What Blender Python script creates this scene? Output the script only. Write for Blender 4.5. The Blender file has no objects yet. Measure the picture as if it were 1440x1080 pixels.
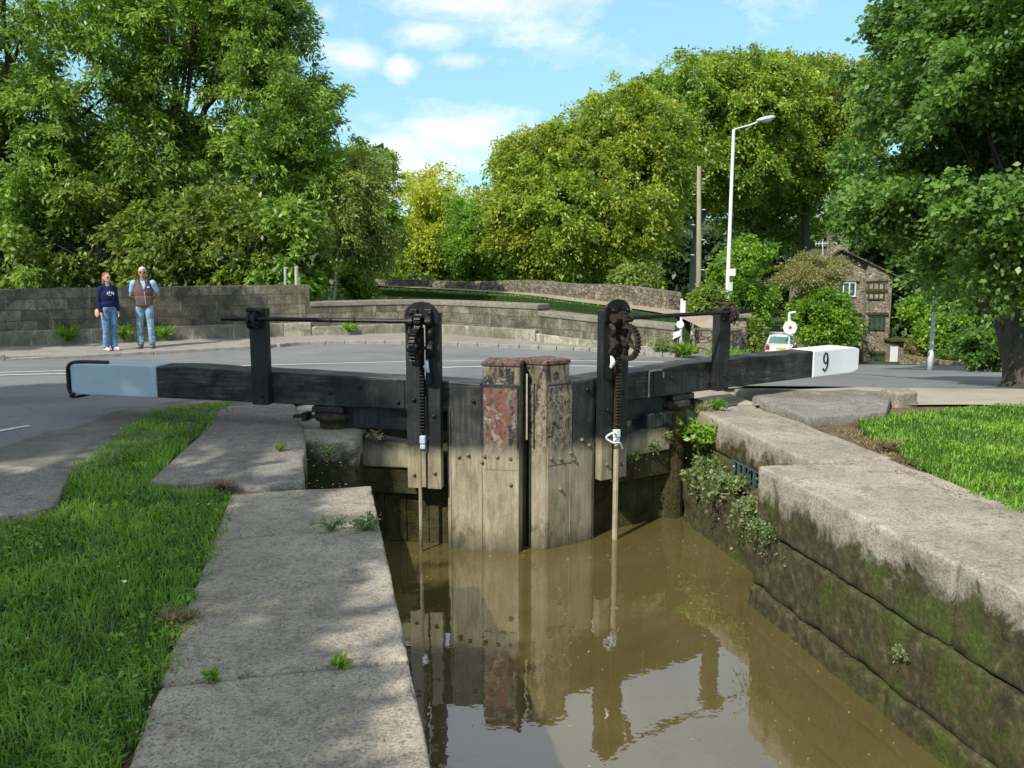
import bpy, bmesh, math, random
import numpy as np
from mathutils import Vector, Matrix, noise
from mathutils.geometry import delaunay_2d_cdt

random.seed(7)
scene = bpy.context.scene
COL = scene.collection
R = math.radians

# ------------------------------------------------------------------ camera frame
F = 1250.0
PITCH = math.atan(188 / F)
CP, SP = math.cos(PITCH), math.sin(PITCH)
CAM_H = 1.5
YAW = R(11.98)                      # the lock's axis against the view direction
NX = (math.cos(YAW), math.sin(YAW))
SX = (-math.sin(YAW), math.cos(YAW))


def ray(u, v):
    a = (u - 720) / F
    b = (540 - v) / F
    return a, CP + b * SP, -SP + b * CP


def G(u, v, z=0.0):
    r = ray(u, v)
    t = (z - CAM_H) / r[2]
    return (r[0] * t, r[1] * t)


def D(u, v, y):
    r = ray(u, v)
    t = y / r[1]
    return (r[0] * t, y, CAM_H + r[2] * t)


def W(n, s, z=0.0):
    return (n * NX[0] + s * SX[0], n * NX[1] + s * SX[1], z)


def NS(x, y):
    return (NX[0] * x + NX[1] * y, SX[0] * x + SX[1] * y)


def smooth(a, b, x):
    t = min(1.0, max(0.0, (x - a) / (b - a)))
    return t * t * (3 - 2 * t)


WATER_Z = -1.01


def ground_z(x, y):
    if y < 8.6:
        left = -0.05
    elif y < 17.5:
        left = -0.05 - 0.61 * (y - 8.6) / 8.9
    elif y < 23:
        left = -0.66
    else:
        left = -0.66 - 0.1 * smooth(23, 25, y)
    if y > 75:
        left += 1.2 * smooth(75, 130, y)
    yy = min(y, 56)
    right = -0.05 - 0.125 * max(0, min(yy, 40) - 9.6) - .085 * max(0, yy - 40)
    if y > 70:
        right += 6 * smooth(70, 130, y)
    t = smooth(3.6, 8.0, x)
    base = left * (1 - t) + right * t
    d = math.hypot(x, y)
    if d > 130:
        base += 16 * smooth(130, 520, d) + 7 * smooth(160, 500, d) * noise.noise(Vector((x * .006, y * .006, 3.1)))
    return base


# ------------------------------------------------------------------ node helpers
class NT:
    def __init__(s, mat):
        s.t = mat.node_tree
        s.n = s.t.nodes
        s.l = s.t.links

    def add(s, kind, **kw):
        n = s.n.new(kind)
        for k, v in kw.items():
            setattr(n, k, v)
        return n

    def link(s, a, b):
        s.l.new(a, b)

    def noise(s, vec, scale, detail=4, rough=.55, dist=0.0):
        n = s.add('ShaderNodeTexNoise')
        n.inputs['Scale'].default_value = scale
        n.inputs['Detail'].default_value = detail
        n.inputs['Roughness'].default_value = rough
        n.inputs['Distortion'].default_value = dist
        s.link(vec, n.inputs['Vector'])
        return n.outputs['Fac']

    def ramp(s, fac, stops, interp='LINEAR'):
        n = s.add('ShaderNodeValToRGB')
        n.color_ramp.interpolation = interp
        e = n.color_ramp.elements
        while len(e) < len(stops):
            e.new(0.5)
        for i, (p, c) in enumerate(stops):
            e[i].position = p
            if not isinstance(c, (tuple, list)):
                c = (c, c, c)
            e[i].color = (*c, 1) if len(c) == 3 else c
        s.link(fac, n.inputs[0])
        return n.outputs[0]

    def mix(s, fac, a, b, mode='MIX'):
        n = s.add('ShaderNodeMix', data_type='RGBA', blend_type=mode)
        for val, idx in ((fac, 0), (a, 6), (b, 7)):
            if isinstance(val, (int, float)):
                n.inputs[idx].default_value = val if idx == 0 else (val, val, val, 1)
            elif isinstance(val, (tuple, list)):
                n.inputs[idx].default_value = (*val, 1)
            else:
                s.link(val, n.inputs[idx])
        return n.outputs[2]

    def math(s, op, a, b=0.0, c=None, clamp=False):
        n = s.add('ShaderNodeMath', operation=op)
        n.use_clamp = clamp
        for i, val in enumerate((a, b, c)):
            if val is None:
                continue
            if isinstance(val, (int, float)):
                n.inputs[i].default_value = val
            else:
                s.link(val, n.inputs[i])
        return n.outputs[0]

    def mapped(s, vec, scale=(1, 1, 1), rot=(0, 0, 0), loc=(0, 0, 0)):
        n = s.add('ShaderNodeMapping')
        n.inputs['Scale'].default_value = scale
        n.inputs['Rotation'].default_value = rot
        n.inputs['Location'].default_value = loc
        s.link(vec, n.inputs['Vector'])
        return n.outputs[0]

    def bump(s, h, strength=.4, dist=.02, normal=None):
        n = s.add('ShaderNodeBump')
        n.inputs['Strength'].default_value = strength
        n.inputs['Distance'].default_value = dist
        s.link(h, n.inputs['Height'])
        if normal is not None:
            s.link(normal, n.inputs['Normal'])
        return n.outputs[0]


def mat_new(name):
    m = bpy.data.materials.new(name)
    m.use_nodes = True
    nt = NT(m)
    b = nt.n['Principled BSDF']
    b.inputs['Roughness'].default_value = .85
    b.inputs['Specular IOR Level'].default_value = .25
    g = nt.add('ShaderNodeNewGeometry')
    return m, nt, b, g.outputs['Position'], g


def simple(name, col, rough=.7, metal=0.0, spec=.3, var=.25, scale=12, bump=.15):
    m, nt, b, P, g = mat_new(name)
    f = nt.noise(P, scale, 5, .6)
    lo = tuple(c * (1 - var) for c in col)
    hi = tuple(min(1, c * (1 + var)) for c in col)
    c = nt.ramp(f, [(.3, lo), (.7, hi)])
    nt.link(c, b.inputs['Base Color'])
    b.inputs['Roughness'].default_value = rough
    b.inputs['Metallic'].default_value = metal
    b.inputs['Specular IOR Level'].default_value = spec
    if bump:
        nt.link(nt.bump(f, bump, .01), b.inputs['Normal'])
    return m


def z_of(nt, P):
    s = nt.add('ShaderNodeSeparateXYZ')
    nt.link(P, s.inputs[0])
    return s.outputs[0], s.outputs[1], s.outputs[2]


def m_coping(name='worn_gritstone', base=(.40, .355, .28), dark=(.11, .09, .068)):
    m, nt, b, P, g = mat_new(name)
    big = nt.noise(P, 1.3, 6, .6)
    med = nt.noise(P, 9, 8, .68, .4)
    fine = nt.noise(P, 110, 3, .7)
    lighter = tuple(min(1, c * 1.3) for c in base)  # lighter end of the stone's own large-scale tone
    c = nt.ramp(big, [(.32, tuple(x * .72 for x in base)), (.52, base), (.72, lighter)])
    c = nt.mix(nt.ramp(med, [(.34, .5), (.52, 0)]), c, dark)
    f3 = nt.noise(P, 55, 6, .78)
    c = nt.mix(nt.ramp(f3, [(.36, .75), (.5, 0)]), c, dark)
    c = nt.mix(nt.ramp(fine, [(.3, .6), (.5, 0)]), c, dark)
    c = nt.mix(nt.ramp(f3, [(.56, 0), (.7, .7)]), c, (.60, .55, .46))
    vor = nt.add('ShaderNodeTexVoronoi')
    vor.inputs['Scale'].default_value = 26
    nt.link(P, vor.inputs['Vector'])
    pit = nt.ramp(vor.outputs['Distance'], [(.05, .8), (.16, 0)])
    sel = nt.ramp(nt.noise(P, 5, 2), [(.5, 0), (.62, 1)])
    c = nt.mix(nt.math('MULTIPLY', pit, sel), c, (.04, .036, .03))
    # pale lichen blotches
    li = nt.ramp(nt.noise(P, 3.3, 8, .72, .7), [(.6, 0), (.67, .55)])
    c = nt.mix(li, c, (.42, .40, .33))
    # moss and wet staining lower down and in patches
    x, y, z = z_of(nt, P)
    edge = nt.math('ADD', z, nt.math('MULTIPLY', nt.math('SUBTRACT', nt.noise(P, 2.6, 6, .7, .5), .5), .75))
    wet = nt.ramp(nt.math('MULTIPLY_ADD', edge, -2.3, .06), [(.34, 0), (.56, 1)])
    mossc = nt.ramp(nt.noise(P, 14, 7, .75), [(.3, (.022, .020, .011)), (.48, (.055, .048, .022)), (.6, (.10, .085, .042)), (.74, (.22, .19, .12))])
    c = nt.mix(wet, c, mossc)
    gmn = nt.math('ADD', nt.math('MULTIPLY', nt.noise(P, 1.9, 6, .65, .3), .68), nt.math('MULTIPLY', nt.noise(P, 38, 5, .75), .32))
    gm = nt.math('MULTIPLY', wet, nt.ramp(gmn, [(.505, 0), (.56, .85)]))
    green = nt.ramp(nt.noise(P, 40, 4, .7), [(.3, (.028, .040, .008)), (.6, (.075, .105, .018)), (.8, (.20, .27, .07))])
    c = nt.mix(gm, c, green)
    nt.link(c, b.inputs['Base Color'])
    h = nt.math('ADD', nt.math('MULTIPLY', med, .35), nt.math('MULTIPLY', fine, .3))
    h = nt.math('ADD', h, nt.math('MULTIPLY', nt.noise(P, 34, 5, .7), .5))
    nt.link(nt.bump(h, .5, .014), b.inputs['Normal'])
    b.inputs['Roughness'].default_value = .9
    return m


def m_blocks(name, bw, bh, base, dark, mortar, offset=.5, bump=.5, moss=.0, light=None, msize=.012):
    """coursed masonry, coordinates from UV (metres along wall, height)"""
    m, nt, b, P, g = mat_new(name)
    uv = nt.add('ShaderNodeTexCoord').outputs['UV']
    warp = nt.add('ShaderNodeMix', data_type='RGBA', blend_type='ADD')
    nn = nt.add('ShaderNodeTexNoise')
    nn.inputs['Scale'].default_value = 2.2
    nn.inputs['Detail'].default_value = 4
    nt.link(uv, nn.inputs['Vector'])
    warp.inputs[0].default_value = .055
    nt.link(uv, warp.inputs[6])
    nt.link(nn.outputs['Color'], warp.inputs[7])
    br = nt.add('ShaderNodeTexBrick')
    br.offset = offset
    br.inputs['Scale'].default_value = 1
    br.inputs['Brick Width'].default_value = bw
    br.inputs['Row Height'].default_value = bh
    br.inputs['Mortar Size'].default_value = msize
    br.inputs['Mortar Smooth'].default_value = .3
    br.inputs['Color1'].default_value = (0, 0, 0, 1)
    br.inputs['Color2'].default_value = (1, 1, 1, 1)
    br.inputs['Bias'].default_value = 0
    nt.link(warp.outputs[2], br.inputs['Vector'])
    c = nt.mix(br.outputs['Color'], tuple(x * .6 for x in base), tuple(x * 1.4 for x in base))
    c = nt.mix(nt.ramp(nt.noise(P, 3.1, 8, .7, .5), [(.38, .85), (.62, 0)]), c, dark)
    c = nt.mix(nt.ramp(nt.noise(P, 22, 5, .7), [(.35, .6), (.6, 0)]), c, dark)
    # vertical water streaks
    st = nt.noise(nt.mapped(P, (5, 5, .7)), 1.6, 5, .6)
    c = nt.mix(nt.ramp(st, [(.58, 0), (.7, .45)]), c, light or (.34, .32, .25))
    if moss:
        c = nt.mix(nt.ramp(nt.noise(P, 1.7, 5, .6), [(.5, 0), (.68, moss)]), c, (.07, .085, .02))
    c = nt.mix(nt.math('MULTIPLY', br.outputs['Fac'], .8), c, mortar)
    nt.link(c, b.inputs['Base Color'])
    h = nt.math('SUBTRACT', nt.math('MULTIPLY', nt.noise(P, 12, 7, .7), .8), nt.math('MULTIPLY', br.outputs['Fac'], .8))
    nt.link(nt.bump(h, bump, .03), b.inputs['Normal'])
    return m


def m_rubble(name, base, dark, joint, scale=4.2, squash=1.9):
    m, nt, b, P, g = mat_new(name)
    uv = nt.add('ShaderNodeTexCoord').outputs['UV']
    v = nt.mapped(uv, (1, squash, 1))
    v = nt.mix(.06, v, nt.add('ShaderNodeTexNoise').outputs['Color'], 'ADD')
    e = nt.add('ShaderNodeTexVoronoi', feature='DISTANCE_TO_EDGE')
    e.inputs['Scale'].default_value = scale
    e.inputs['Randomness'].default_value = .75
    nt.link(v, e.inputs['Vector'])
    cc = nt.add('ShaderNodeTexVoronoi')
    cc.inputs['Scale'].default_value = scale
    cc.inputs['Randomness'].default_value = .75
    nt.link(v, cc.inputs['Vector'])
    cell = nt.add('ShaderNodeSeparateColor')
    nt.link(cc.outputs['Color'], cell.inputs[0])
    c = nt.mix(cell.outputs[0], tuple(x * .6 for x in base), tuple(x * 1.35 for x in base))
    c = nt.mix(nt.ramp(nt.noise(P, 2.4, 7, .7, .5), [(.4, .8), (.62, 0)]), c, dark)
    c = nt.mix(nt.ramp(nt.noise(P, 18, 5, .7), [(.35, .6), (.6, 0)]), c, dark)
    c = nt.mix(nt.ramp(nt.noise(P, 1.3, 5, .6), [(.5, 0), (.7, .35)]), c, (.08, .10, .025))
    j = nt.ramp(e.outputs['Distance'], [(.02, 1), (.09, 0)])
    c = nt.mix(nt.math('MULTIPLY', j, .6), c, joint)
    nt.link(c, b.inputs['Base Color'])
    h = nt.math('SUBTRACT', nt.math('MULTIPLY', nt.noise(P, 12, 6, .7), .6), j)
    nt.link(nt.bump(h, .9, .04), b.inputs['Normal'])
    return m


def m_wood(name, base, worn, amt=.35, stain=False, axis=0, rust=0.0, rough=.55):
    """old tarred timber; below the top-water mark it is coated with dried silt"""
    m, nt, b, P, g = mat_new(name)
    tc = nt.add('ShaderNodeTexCoord').outputs['Object']
    sc = [26, 26, 26]
    sc[axis] = 1.6
    if axis == 0:
        sc = [3, 3, 42]
    else:
        sc = [34, 34, 2.2]
    grain = nt.noise(nt.mapped(tc, tuple(sc)), 1, 7, .7, .3)
    pat = nt.noise(P, 4.5, 7, .7, .3)
    c = nt.ramp(pat, [(.3, tuple(x * .6 for x in base)), (.7, tuple(x * 1.7 for x in base))])
    w = nt.math('MULTIPLY', nt.ramp(pat, [(.5 - amt * .3, 0), (.62, 1)]), nt.ramp(grain, [(.5 - amt * .25, 0), (.62, 1)]))
    c = nt.mix(nt.math('MULTIPLY', w, min(1, amt * 2)), c, worn)
    x, y, z = z_of(nt, P)
    if rust:
        fl = nt.ramp(nt.noise(nt.mapped(P, (13, 13, 5.5)), 1, 9, .8, 1.0), [(.455, 1), (.50, 0)])
        c = nt.mix(nt.math('MULTIPLY', fl, .92), c, (.014, .015, .017))
        rp = nt.ramp(nt.noise(nt.mapped(P, (1.5, 1.5, .7)), 5.0, 9, .8, .5), [(.60 - .13 * (rust > .9), 0), (.66 - .13 * (rust > .9), rust)])
        rz = nt.ramp(nt.math('MULTIPLY_ADD', z, 1, .5), [(.32, 0), (.45, 1), (.95, 1), (1, 0)])
        c = nt.mix(nt.math('MULTIPLY', rp, rz), c, (.20, .075, .055))
        rp = nt.ramp(nt.noise(P, 9.5, 9, .8, 1.2), [(.54, 0), (.58, .9)])
        c = nt.mix(nt.math('MULTIPLY', rp, rz), c, (.34, .29, .22))
        rp = nt.ramp(nt.noise(P, 19, 6, .8, 1.4), [(.56, 0), (.6, .85)])
        c = nt.mix(nt.math('MULTIPLY', rp, rz), c, (.02, .018, .016))
    if stain:
        e = nt.math('ADD', z, nt.math('MULTIPLY', nt.math('SUBTRACT', nt.noise(P, 2.5, 5, .6), .5), .12))
        f = nt.ramp(nt.math('MULTIPLY_ADD', e, -3.2, .1), [(.42, 0), (.78, 1)])
        silt = nt.ramp(nt.noise(nt.mapped(P, (3, 3, 1.1)), 2.3, 8, .68, .4),
                       [(.25, (.17, .14, .085)), (.5, (.36, .31, .205)), (.75, (.52, .465, .345))])
        silt = nt.mix(nt.ramp(nt.noise(nt.mapped(P, (40, 40, 3)), 1, 5, .7), [(.3, .55), (.55, 0)]), silt, (.12, .09, .05))
        silt = nt.mix(nt.ramp(nt.noise(P, 60, 4, .7), [(.3, .5), (.45, 0)]), silt, (.10, .08, .05))
        c = nt.mix(f, c, silt)
        # wet dark blotches near the water line
        wb = nt.math('MULTIPLY', nt.ramp(nt.noise(nt.mapped(P, (1, 1, .6)), 4.5, 9, .75, .3), [(.50, 0), (.60, .6)]),
                     nt.ramp(nt.math('MULTIPLY_ADD', z, -1, .0), [(.55, 0), (.72, 1)]))
        c = nt.mix(wb, c, (.035, .035, .015))
        wl = nt.math('ADD', z, nt.math('MULTIPLY', nt.noise(nt.mapped(P, (7, 7, 1.5)), 1, 7, .75), .34))
        c = nt.mix(nt.ramp(nt.math('MULTIPLY', wl, -1), [(.62, 0), (.86, .8)]), c, (.040, .040, .018))
        drip = nt.ramp(nt.noise(nt.mapped(P, (16, 16, .8)), 1, 6, .7, .4), [(.56, 0), (.68, .5)])
        c = nt.mix(nt.math('MULTIPLY', drip, f), c, (.09, .075, .045))
    nt.link(c, b.inputs['Base Color'])
    nt.link(nt.bump(nt.math('ADD', grain, nt.math('MULTIPLY', pat, .6)), .45, .008), b.inputs['Normal'])
    b.inputs['Roughness'].default_value = rough
    b.inputs['Specular IOR Level'].default_value = .35
    return m


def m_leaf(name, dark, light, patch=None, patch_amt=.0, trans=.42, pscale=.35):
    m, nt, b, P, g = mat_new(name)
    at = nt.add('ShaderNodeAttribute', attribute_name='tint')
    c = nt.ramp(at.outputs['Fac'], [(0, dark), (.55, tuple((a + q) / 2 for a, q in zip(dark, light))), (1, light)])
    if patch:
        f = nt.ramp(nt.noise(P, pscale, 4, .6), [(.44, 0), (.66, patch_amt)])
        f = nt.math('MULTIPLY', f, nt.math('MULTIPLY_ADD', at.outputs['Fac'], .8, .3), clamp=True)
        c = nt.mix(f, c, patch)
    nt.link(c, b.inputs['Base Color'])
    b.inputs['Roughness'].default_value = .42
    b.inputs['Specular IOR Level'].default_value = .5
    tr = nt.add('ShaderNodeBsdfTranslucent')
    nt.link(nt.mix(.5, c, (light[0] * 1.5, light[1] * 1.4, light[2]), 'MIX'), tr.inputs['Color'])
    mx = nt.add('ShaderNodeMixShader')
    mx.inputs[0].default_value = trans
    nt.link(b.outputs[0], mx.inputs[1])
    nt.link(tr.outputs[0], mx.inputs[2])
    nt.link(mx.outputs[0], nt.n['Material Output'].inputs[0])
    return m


def m_bark(name, a, b_):
    m, nt, b, P, g = mat_new(name)
    f = nt.noise(nt.mapped(P, (9, 9, 1.6)), 1.4, 8, .7, .5)
    c = nt.ramp(f, [(.3, a), (.7, b_)])
    nt.link(c, b.inputs['Base Color'])
    nt.link(nt.bump(f, .8, .05), b.inputs['Normal'])
    return m


def m_ground(name, cols, scale=3, bump=.5, fine=60):
    m, nt, b, P, g = mat_new(name)
    f = nt.noise(P, scale, 8, .65, .3)
    f2 = nt.noise(P, fine, 4, .7)
    c = nt.ramp(f, [(.28, cols[0]), (.5, cols[1]), (.72, cols[2])])
    c = nt.mix(nt.ramp(f2, [(.3, .55), (.5, 0)]), c, tuple(x * .35 for x in cols[0]))
    c = nt.mix(nt.ramp(f2, [(.62, 0), (.78, .5)]), c, tuple(min(1, x * 1.6) for x in cols[2]))
    nt.link(c, b.inputs['Base Color'])
    nt.link(nt.bump(nt.math('ADD', f, f2), bump, .02), b.inputs['Normal'])
    b.inputs['Roughness'].default_value = .92
    return m


M = {}
M['coping'] = m_coping()
M['slab'] = m_coping('grey_slab_stone', (.27, .25, .215), (.095, .085, .073))
M['parapet'] = m_blocks('sooty_parapet_masonry', .62, .235, (.27, .24, .17), (.055, .05, .035), (.075, .068, .05), moss=.35, light=(.46, .43, .34), msize=.009)
M['plinth'] = m_blocks('pale_plinth_masonry', 1.1, .6, (.42, .39, .31), (.14, .13, .085), (.10, .09, .06), moss=.5, light=(.62, .60, .52), msize=.006)
M['parapet_cap'] = m_coping('parapet_cap_stone', (.27, .25, .19), (.08, .07, .05))
M['rubble'] = m_rubble('rubble_masonry', (.40, .35, .26), (.12, .10, .065), (.06, .05, .035))
M['house_stone'] = m_rubble('house_masonry', (.50, .44, .335), (.20, .17, .12), (.13, .11, .08), 4.4, 2.0)
M['slate'] = m_blocks('stone_slates', .35, .22, (.17, .15, .12), (.05, .045, .035), (.03, .028, .022), bump=.8, moss=.4, light=(.22, .2, .16))
M['brick_dark'] = m_blocks('shadowed_headwall', .6, .3, (.10, .09, .065), (.03, .028, .02), (.03, .03, .02), moss=.5)  # shade of the opening behind the gates is put into these colours
M['beam'] = m_wood('tarred_beam_timber', (.014, .015, .016), (.13, .12, .10), .42, axis=0, rough=.5)
M['black'] = m_wood('black_painted_timber', (.016, .017, .017), (.10, .09, .07), .2, stain=True, axis=2, rough=.5)
M['mitre'] = m_wood('peeling_mitre_timber', (.13, .105, .07), (.34, .275, .19), .6, stain=True, axis=2, rust=.85, rough=.8)
M['mitre_red'] = m_wood('red_flaking_mitre_timber', (.10, .08, .06), (.28, .23, .17), .5, stain=True, axis=2, rust=.91, rough=.8)
M['plate'] = m_wood('silted_gate_planks', (.020, .022, .022), (.13, .115, .08), .3, stain=True, axis=2, rough=.7)
M['cap'] = m_wood('red_lead_painted_top', (.15, .045, .028), (.16, .135, .11), 1.0, axis=2, rough=.8)
_nt = NT(M['cap'])
_b = _nt.n['Principled BSDF']
_P = _nt.add('ShaderNodeNewGeometry').outputs['Position']
_src = _b.inputs['Base Color'].links[0].from_socket
_c = _nt.mix(_nt.ramp(_nt.noise(_P, 16, 8, .8, .6), [(.50, 0), (.54, .95)]), _src, (.03, .027, .024))
_c = _nt.mix(_nt.ramp(_nt.noise(_P, 23, 8, .8, .9), [(.57, 0), (.61, .9)]), _c, (.48, .42, .34))
_nt.link(_c, _b.inputs['Base Color'])
M['iron'] = simple('black_cast_iron', (.022, .020, .019), .45, .5, .5, .5, 30, .3)
M['rusty_iron'] = simple('rusty_cast_iron', (.048, .034, .026), .7, .35, .4, .6, 22, .5)
M['steel_rod'] = simple('silt_coated_rod', (.42, .36, .24), .7, 0, .3, .25, 9, .2)
M['white'] = simple('white_gloss_paint', (.84, .85, .86), .42, 0, .4, .05, 3, .1)
M['white_shaded'] = simple('weathered_white_paint_shaded', (.46, .54, .60), .5, 0, .4, .07, 4, .12)  # weathered white; the blue shade on it is mixed into the colour
M['number'] = simple('black_number_paint', (.012, .012, .012), .5, 0, .3, .1)
M['bolt'] = simple('silted_bolt_iron', (.20, .165, .11), .8, .1, .3, .4, 30, .2)
M['mossplank'] = m_ground('mossy_gate_planking', ((.035, .030, .014), (.075, .062, .028), (.10, .13, .03)), 7, .9, 50)
M['asphalt'] = m_ground('worn_asphalt', ((.17, .173, .172), (.215, .218, .216), (.25, .252, .247)), .8, .25, 120)
_m = M['asphalt']
_nt = NT(_m)
_b = _nt.n['Principled BSDF']
_P = _nt.add('ShaderNodeNewGeometry').outputs['Position']
_src = _b.inputs['Base Color'].links[0].from_socket
_vc = _nt.add('ShaderNodeTexVoronoi', feature='DISTANCE_TO_EDGE')
_vc.inputs['Scale'].default_value = .45
_wv = _nt.mix(.35, _P, _nt.add('ShaderNodeTexNoise').outputs['Color'], 'ADD')
_nt.link(_wv, _vc.inputs['Vector'])
_cr = _nt.ramp(_vc.outputs['Distance'], [(.001, .3), (.006, 0)])
_cr = _nt.math('MULTIPLY', _cr, _nt.ramp(_nt.noise(_P, .35, 3), [(.48, 0), (.55, 1)]))
_c = _nt.mix(_cr, _src, (.05, .05, .048))
_pa = _nt.ramp(_nt.noise(_nt.mapped(_P, (.22, .6, 1)), 1, 2, .4), [(.56, 0), (.57, .35)])
_c = _nt.mix(_pa, _c, (.12, .12, .12))
_c = _nt.mix(_nt.ramp(_nt.noise(_P, 2.3, 6, .7), [(.55, 0), (.75, .3)]), _c, (.32, .30, .26))
_nt.link(_c, _b.inputs['Base Color'])
M['pavement'] = m_ground('footway_asphalt', ((.25, .225, .19), (.31, .285, .245), (.36, .335, .29)), 2.0, .25, 90)
M['kerb'] = m_ground('kerb_stone', ((.22, .21, .18), (.31, .29, .25), (.4, .38, .34)), 5, .4, 60)
M['marking'] = m_ground('worn_road_paint', ((.50, .50, .50), (.74, .74, .74), (.82, .82, .82)), 6, .1, 70)
M['dirt'] = m_ground('earth_and_dry_turf', ((.085, .060, .035), (.17, .125, .075), (.27, .22, .14)), 5, .8, 70)
M['grit'] = m_ground('gritty_verge', ((.12, .112, .095), (.19, .178, .155), (.26, .245, .215)), 3, .6, 60)
M['turf'] = m_ground('turf_base', ((.012, .03, .006), (.025, .06, .01), (.05, .10, .02)), 6, .6, 60)
M['concrete'] = m_ground('pale_concrete', ((.33, .29, .22), (.43, .38, .30), (.50, .45, .37)), 1.6, .25, 80)
M['path'] = m_ground('towpath_gravel', ((.28, .22, .16), (.38, .31, .23), (.45, .38, .3)), 2, .3, 50)
M['field'] = m_ground('rough_ground', ((.03, .05, .012), (.05, .075, .02), (.09, .10, .035)), .6, .6, 12)
M['bark'] = m_bark('grey_brown_bark', (.035, .028, .020), (.13, .11, .085))
M['bark_pale'] = m_bark('pale_grey_bark', (.16, .15, .12), (.40, .38, .33))
M['birch'] = m_bark('white_birch_bark', (.25, .24, .22), (.72, .71, .68))
M['ash'] = m_leaf('ash_leaves', (.030, .095, .014), (.34, .54, .075), (.42, .50, .11), .4)
M['under'] = m_leaf('undergrowth_leaves', (.025, .060, .010), (.34, .48, .07), (.36, .28, .10), .4)
M['olive'] = m_leaf('olive_birch_leaves', (.10, .17, .035), (.40, .48, .11), None)
M['yellow'] = m_leaf('yellow_green_leaves', (.22, .32, .03), (.62, .70, .07), (.66, .55, .07), .4)
M['beech'] = m_leaf('beech_leaves', (.050, .13, .014), (.43, .57, .065), (.60, .50, .07), .6, pscale=.28)
M['beech_green'] = m_leaf('green_beech_leaves', (.035, .11, .012), (.36, .54, .065), (.56, .54, .06), .45, pscale=.3)
M['maple'] = m_leaf('dark_maple_leaves', (.012, .050, .010), (.20, .38, .06), (.28, .40, .08), .3)
M['shrub'] = m_leaf('bright_shrub_leaves', (.04, .13, .012), (.32, .54, .05), (.38, .50, .06), .4)
M['hawthorn'] = m_leaf('olive_hawthorn_leaves', (.12, .14, .045), (.42, .42, .15), (.34, .22, .11), .5)
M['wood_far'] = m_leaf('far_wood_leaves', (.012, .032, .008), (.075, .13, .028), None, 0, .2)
M['weed'] = m_leaf('weed_leaves', (.08, .13, .04), (.36, .46, .18), (.5, .42, .3), .5, pscale=6)
M['grass'] = m_leaf('grass_blades', (.036, .13, .006), (.30, .56, .045), (.38, .40, .10), .45, .4, 2.5)
M['drygrass'] = m_leaf('dry_grass_blades', (.16, .12, .06), (.42, .34, .18), None)
M['deadleaf'] = m_leaf('fallen_leaf', (.30, .20, .08), (.65, .55, .36), None)
M['skin'] = simple('skin', (.58, .34, .25), .55, 0, .35, .08, 30, 0)
M['skin_tan'] = simple('tanned_skin', (.45, .23, .16), .55, 0, .35, .08, 30, 0)
M['navy'] = simple('navy_fleece', (.018, .022, .075), .9, 0, .15, .25, 40, .3)
M['jeans'] = simple('blue_denim', (.15, .26, .42), .85, 0, .15, .45, 9, .3)
M['jeans_faded'] = simple('faded_denim', (.22, .33, .42), .85, 0, .15, .55, 8, .3)
M['gilet'] = simple('brown_fleece', (.145, .095, .09), .9, 0, .1, .15, 40, .3)
M['shirt'] = simple('light_blue_shirt', (.30, .52, .78), .8, 0, .15, .12, 20, .1)
M['hair_grey'] = simple('grey_hair', (.62, .60, .57), .7, 0, .3, .2, 60, .5)
M['hair_red'] = simple('auburn_hair', (.24, .10, .05), .6, 0, .3, .3, 60, .5)
M['shades'] = simple('dark_lens', (.012, .01, .01), .15, 0, .6, .1, 5, 0)
M['lips'] = simple('lips', (.42, .16, .14), .5, 0, .3, .1, 5, 0)
M['tan'] = simple('tan_leather', (.55, .38, .22), .6, 0, .3, .1, 12, .1)
M['shoe'] = simple('brown_shoe_leather', (.16, .12, .09), .6, 0, .3, .2, 12, .1)
M['shoe_pale'] = simple('pale_trainer', (.62, .60, .56), .6, 0, .3, .1, 12, .1)
M['galv'] = simple('galvanised_pole', (.66, .68, .70), .45, .15, .4, .06, 8, .05)
M['pole'] = m_bark('weathered_pole_timber', (.22, .19, .12), (.40, .36, .25))
M['sign'] = simple('white_sign_face', (.80, .81, .82), .45, 0, .4, .04, 3, 0)
M['red'] = simple('red_plastic', (.55, .02, .02), .3, 0, .5, .1, 3, 0)
M['car'] = simple('white_car_paint', (.78, .79, .80), .25, 0, .5, .03, 3, 0)
M['glass'] = simple('dark_window_glass', (.05, .09, .09), .08, 0, .8, .2, 2, 0)
M['glass_tint'] = simple('green_tinted_glass', (.13, .24, .22), .1, 0, .8, .1, 2, 0)
M['rubber'] = simple('tyre_rubber', (.02, .02, .02), .8, 0, .2, .1, 9, 0)
M['plastic'] = simple('grey_plastic', (.12, .12, .12), .6, 0, .3, .1, 9, 0)
M['plate_y'] = simple('yellow_plate', (.65, .52, .05), .5, 0, .3, .05, 9, 0)
M['dark'] = simple('dark_void', (.01, .01, .009), .9, 0, .1, .1, 9, 0)  # near-black colour stands in for shade inside gaps and slots
M['grille'] = simple('dark_teal_grille_paint', (.07, .11, .11), .6, .1, .3, .25, 20, .1)
M['clear'] = simple('lamp_glass', (.70, .72, .74), .2, 0, .5, .03, 3, 0)

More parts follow.
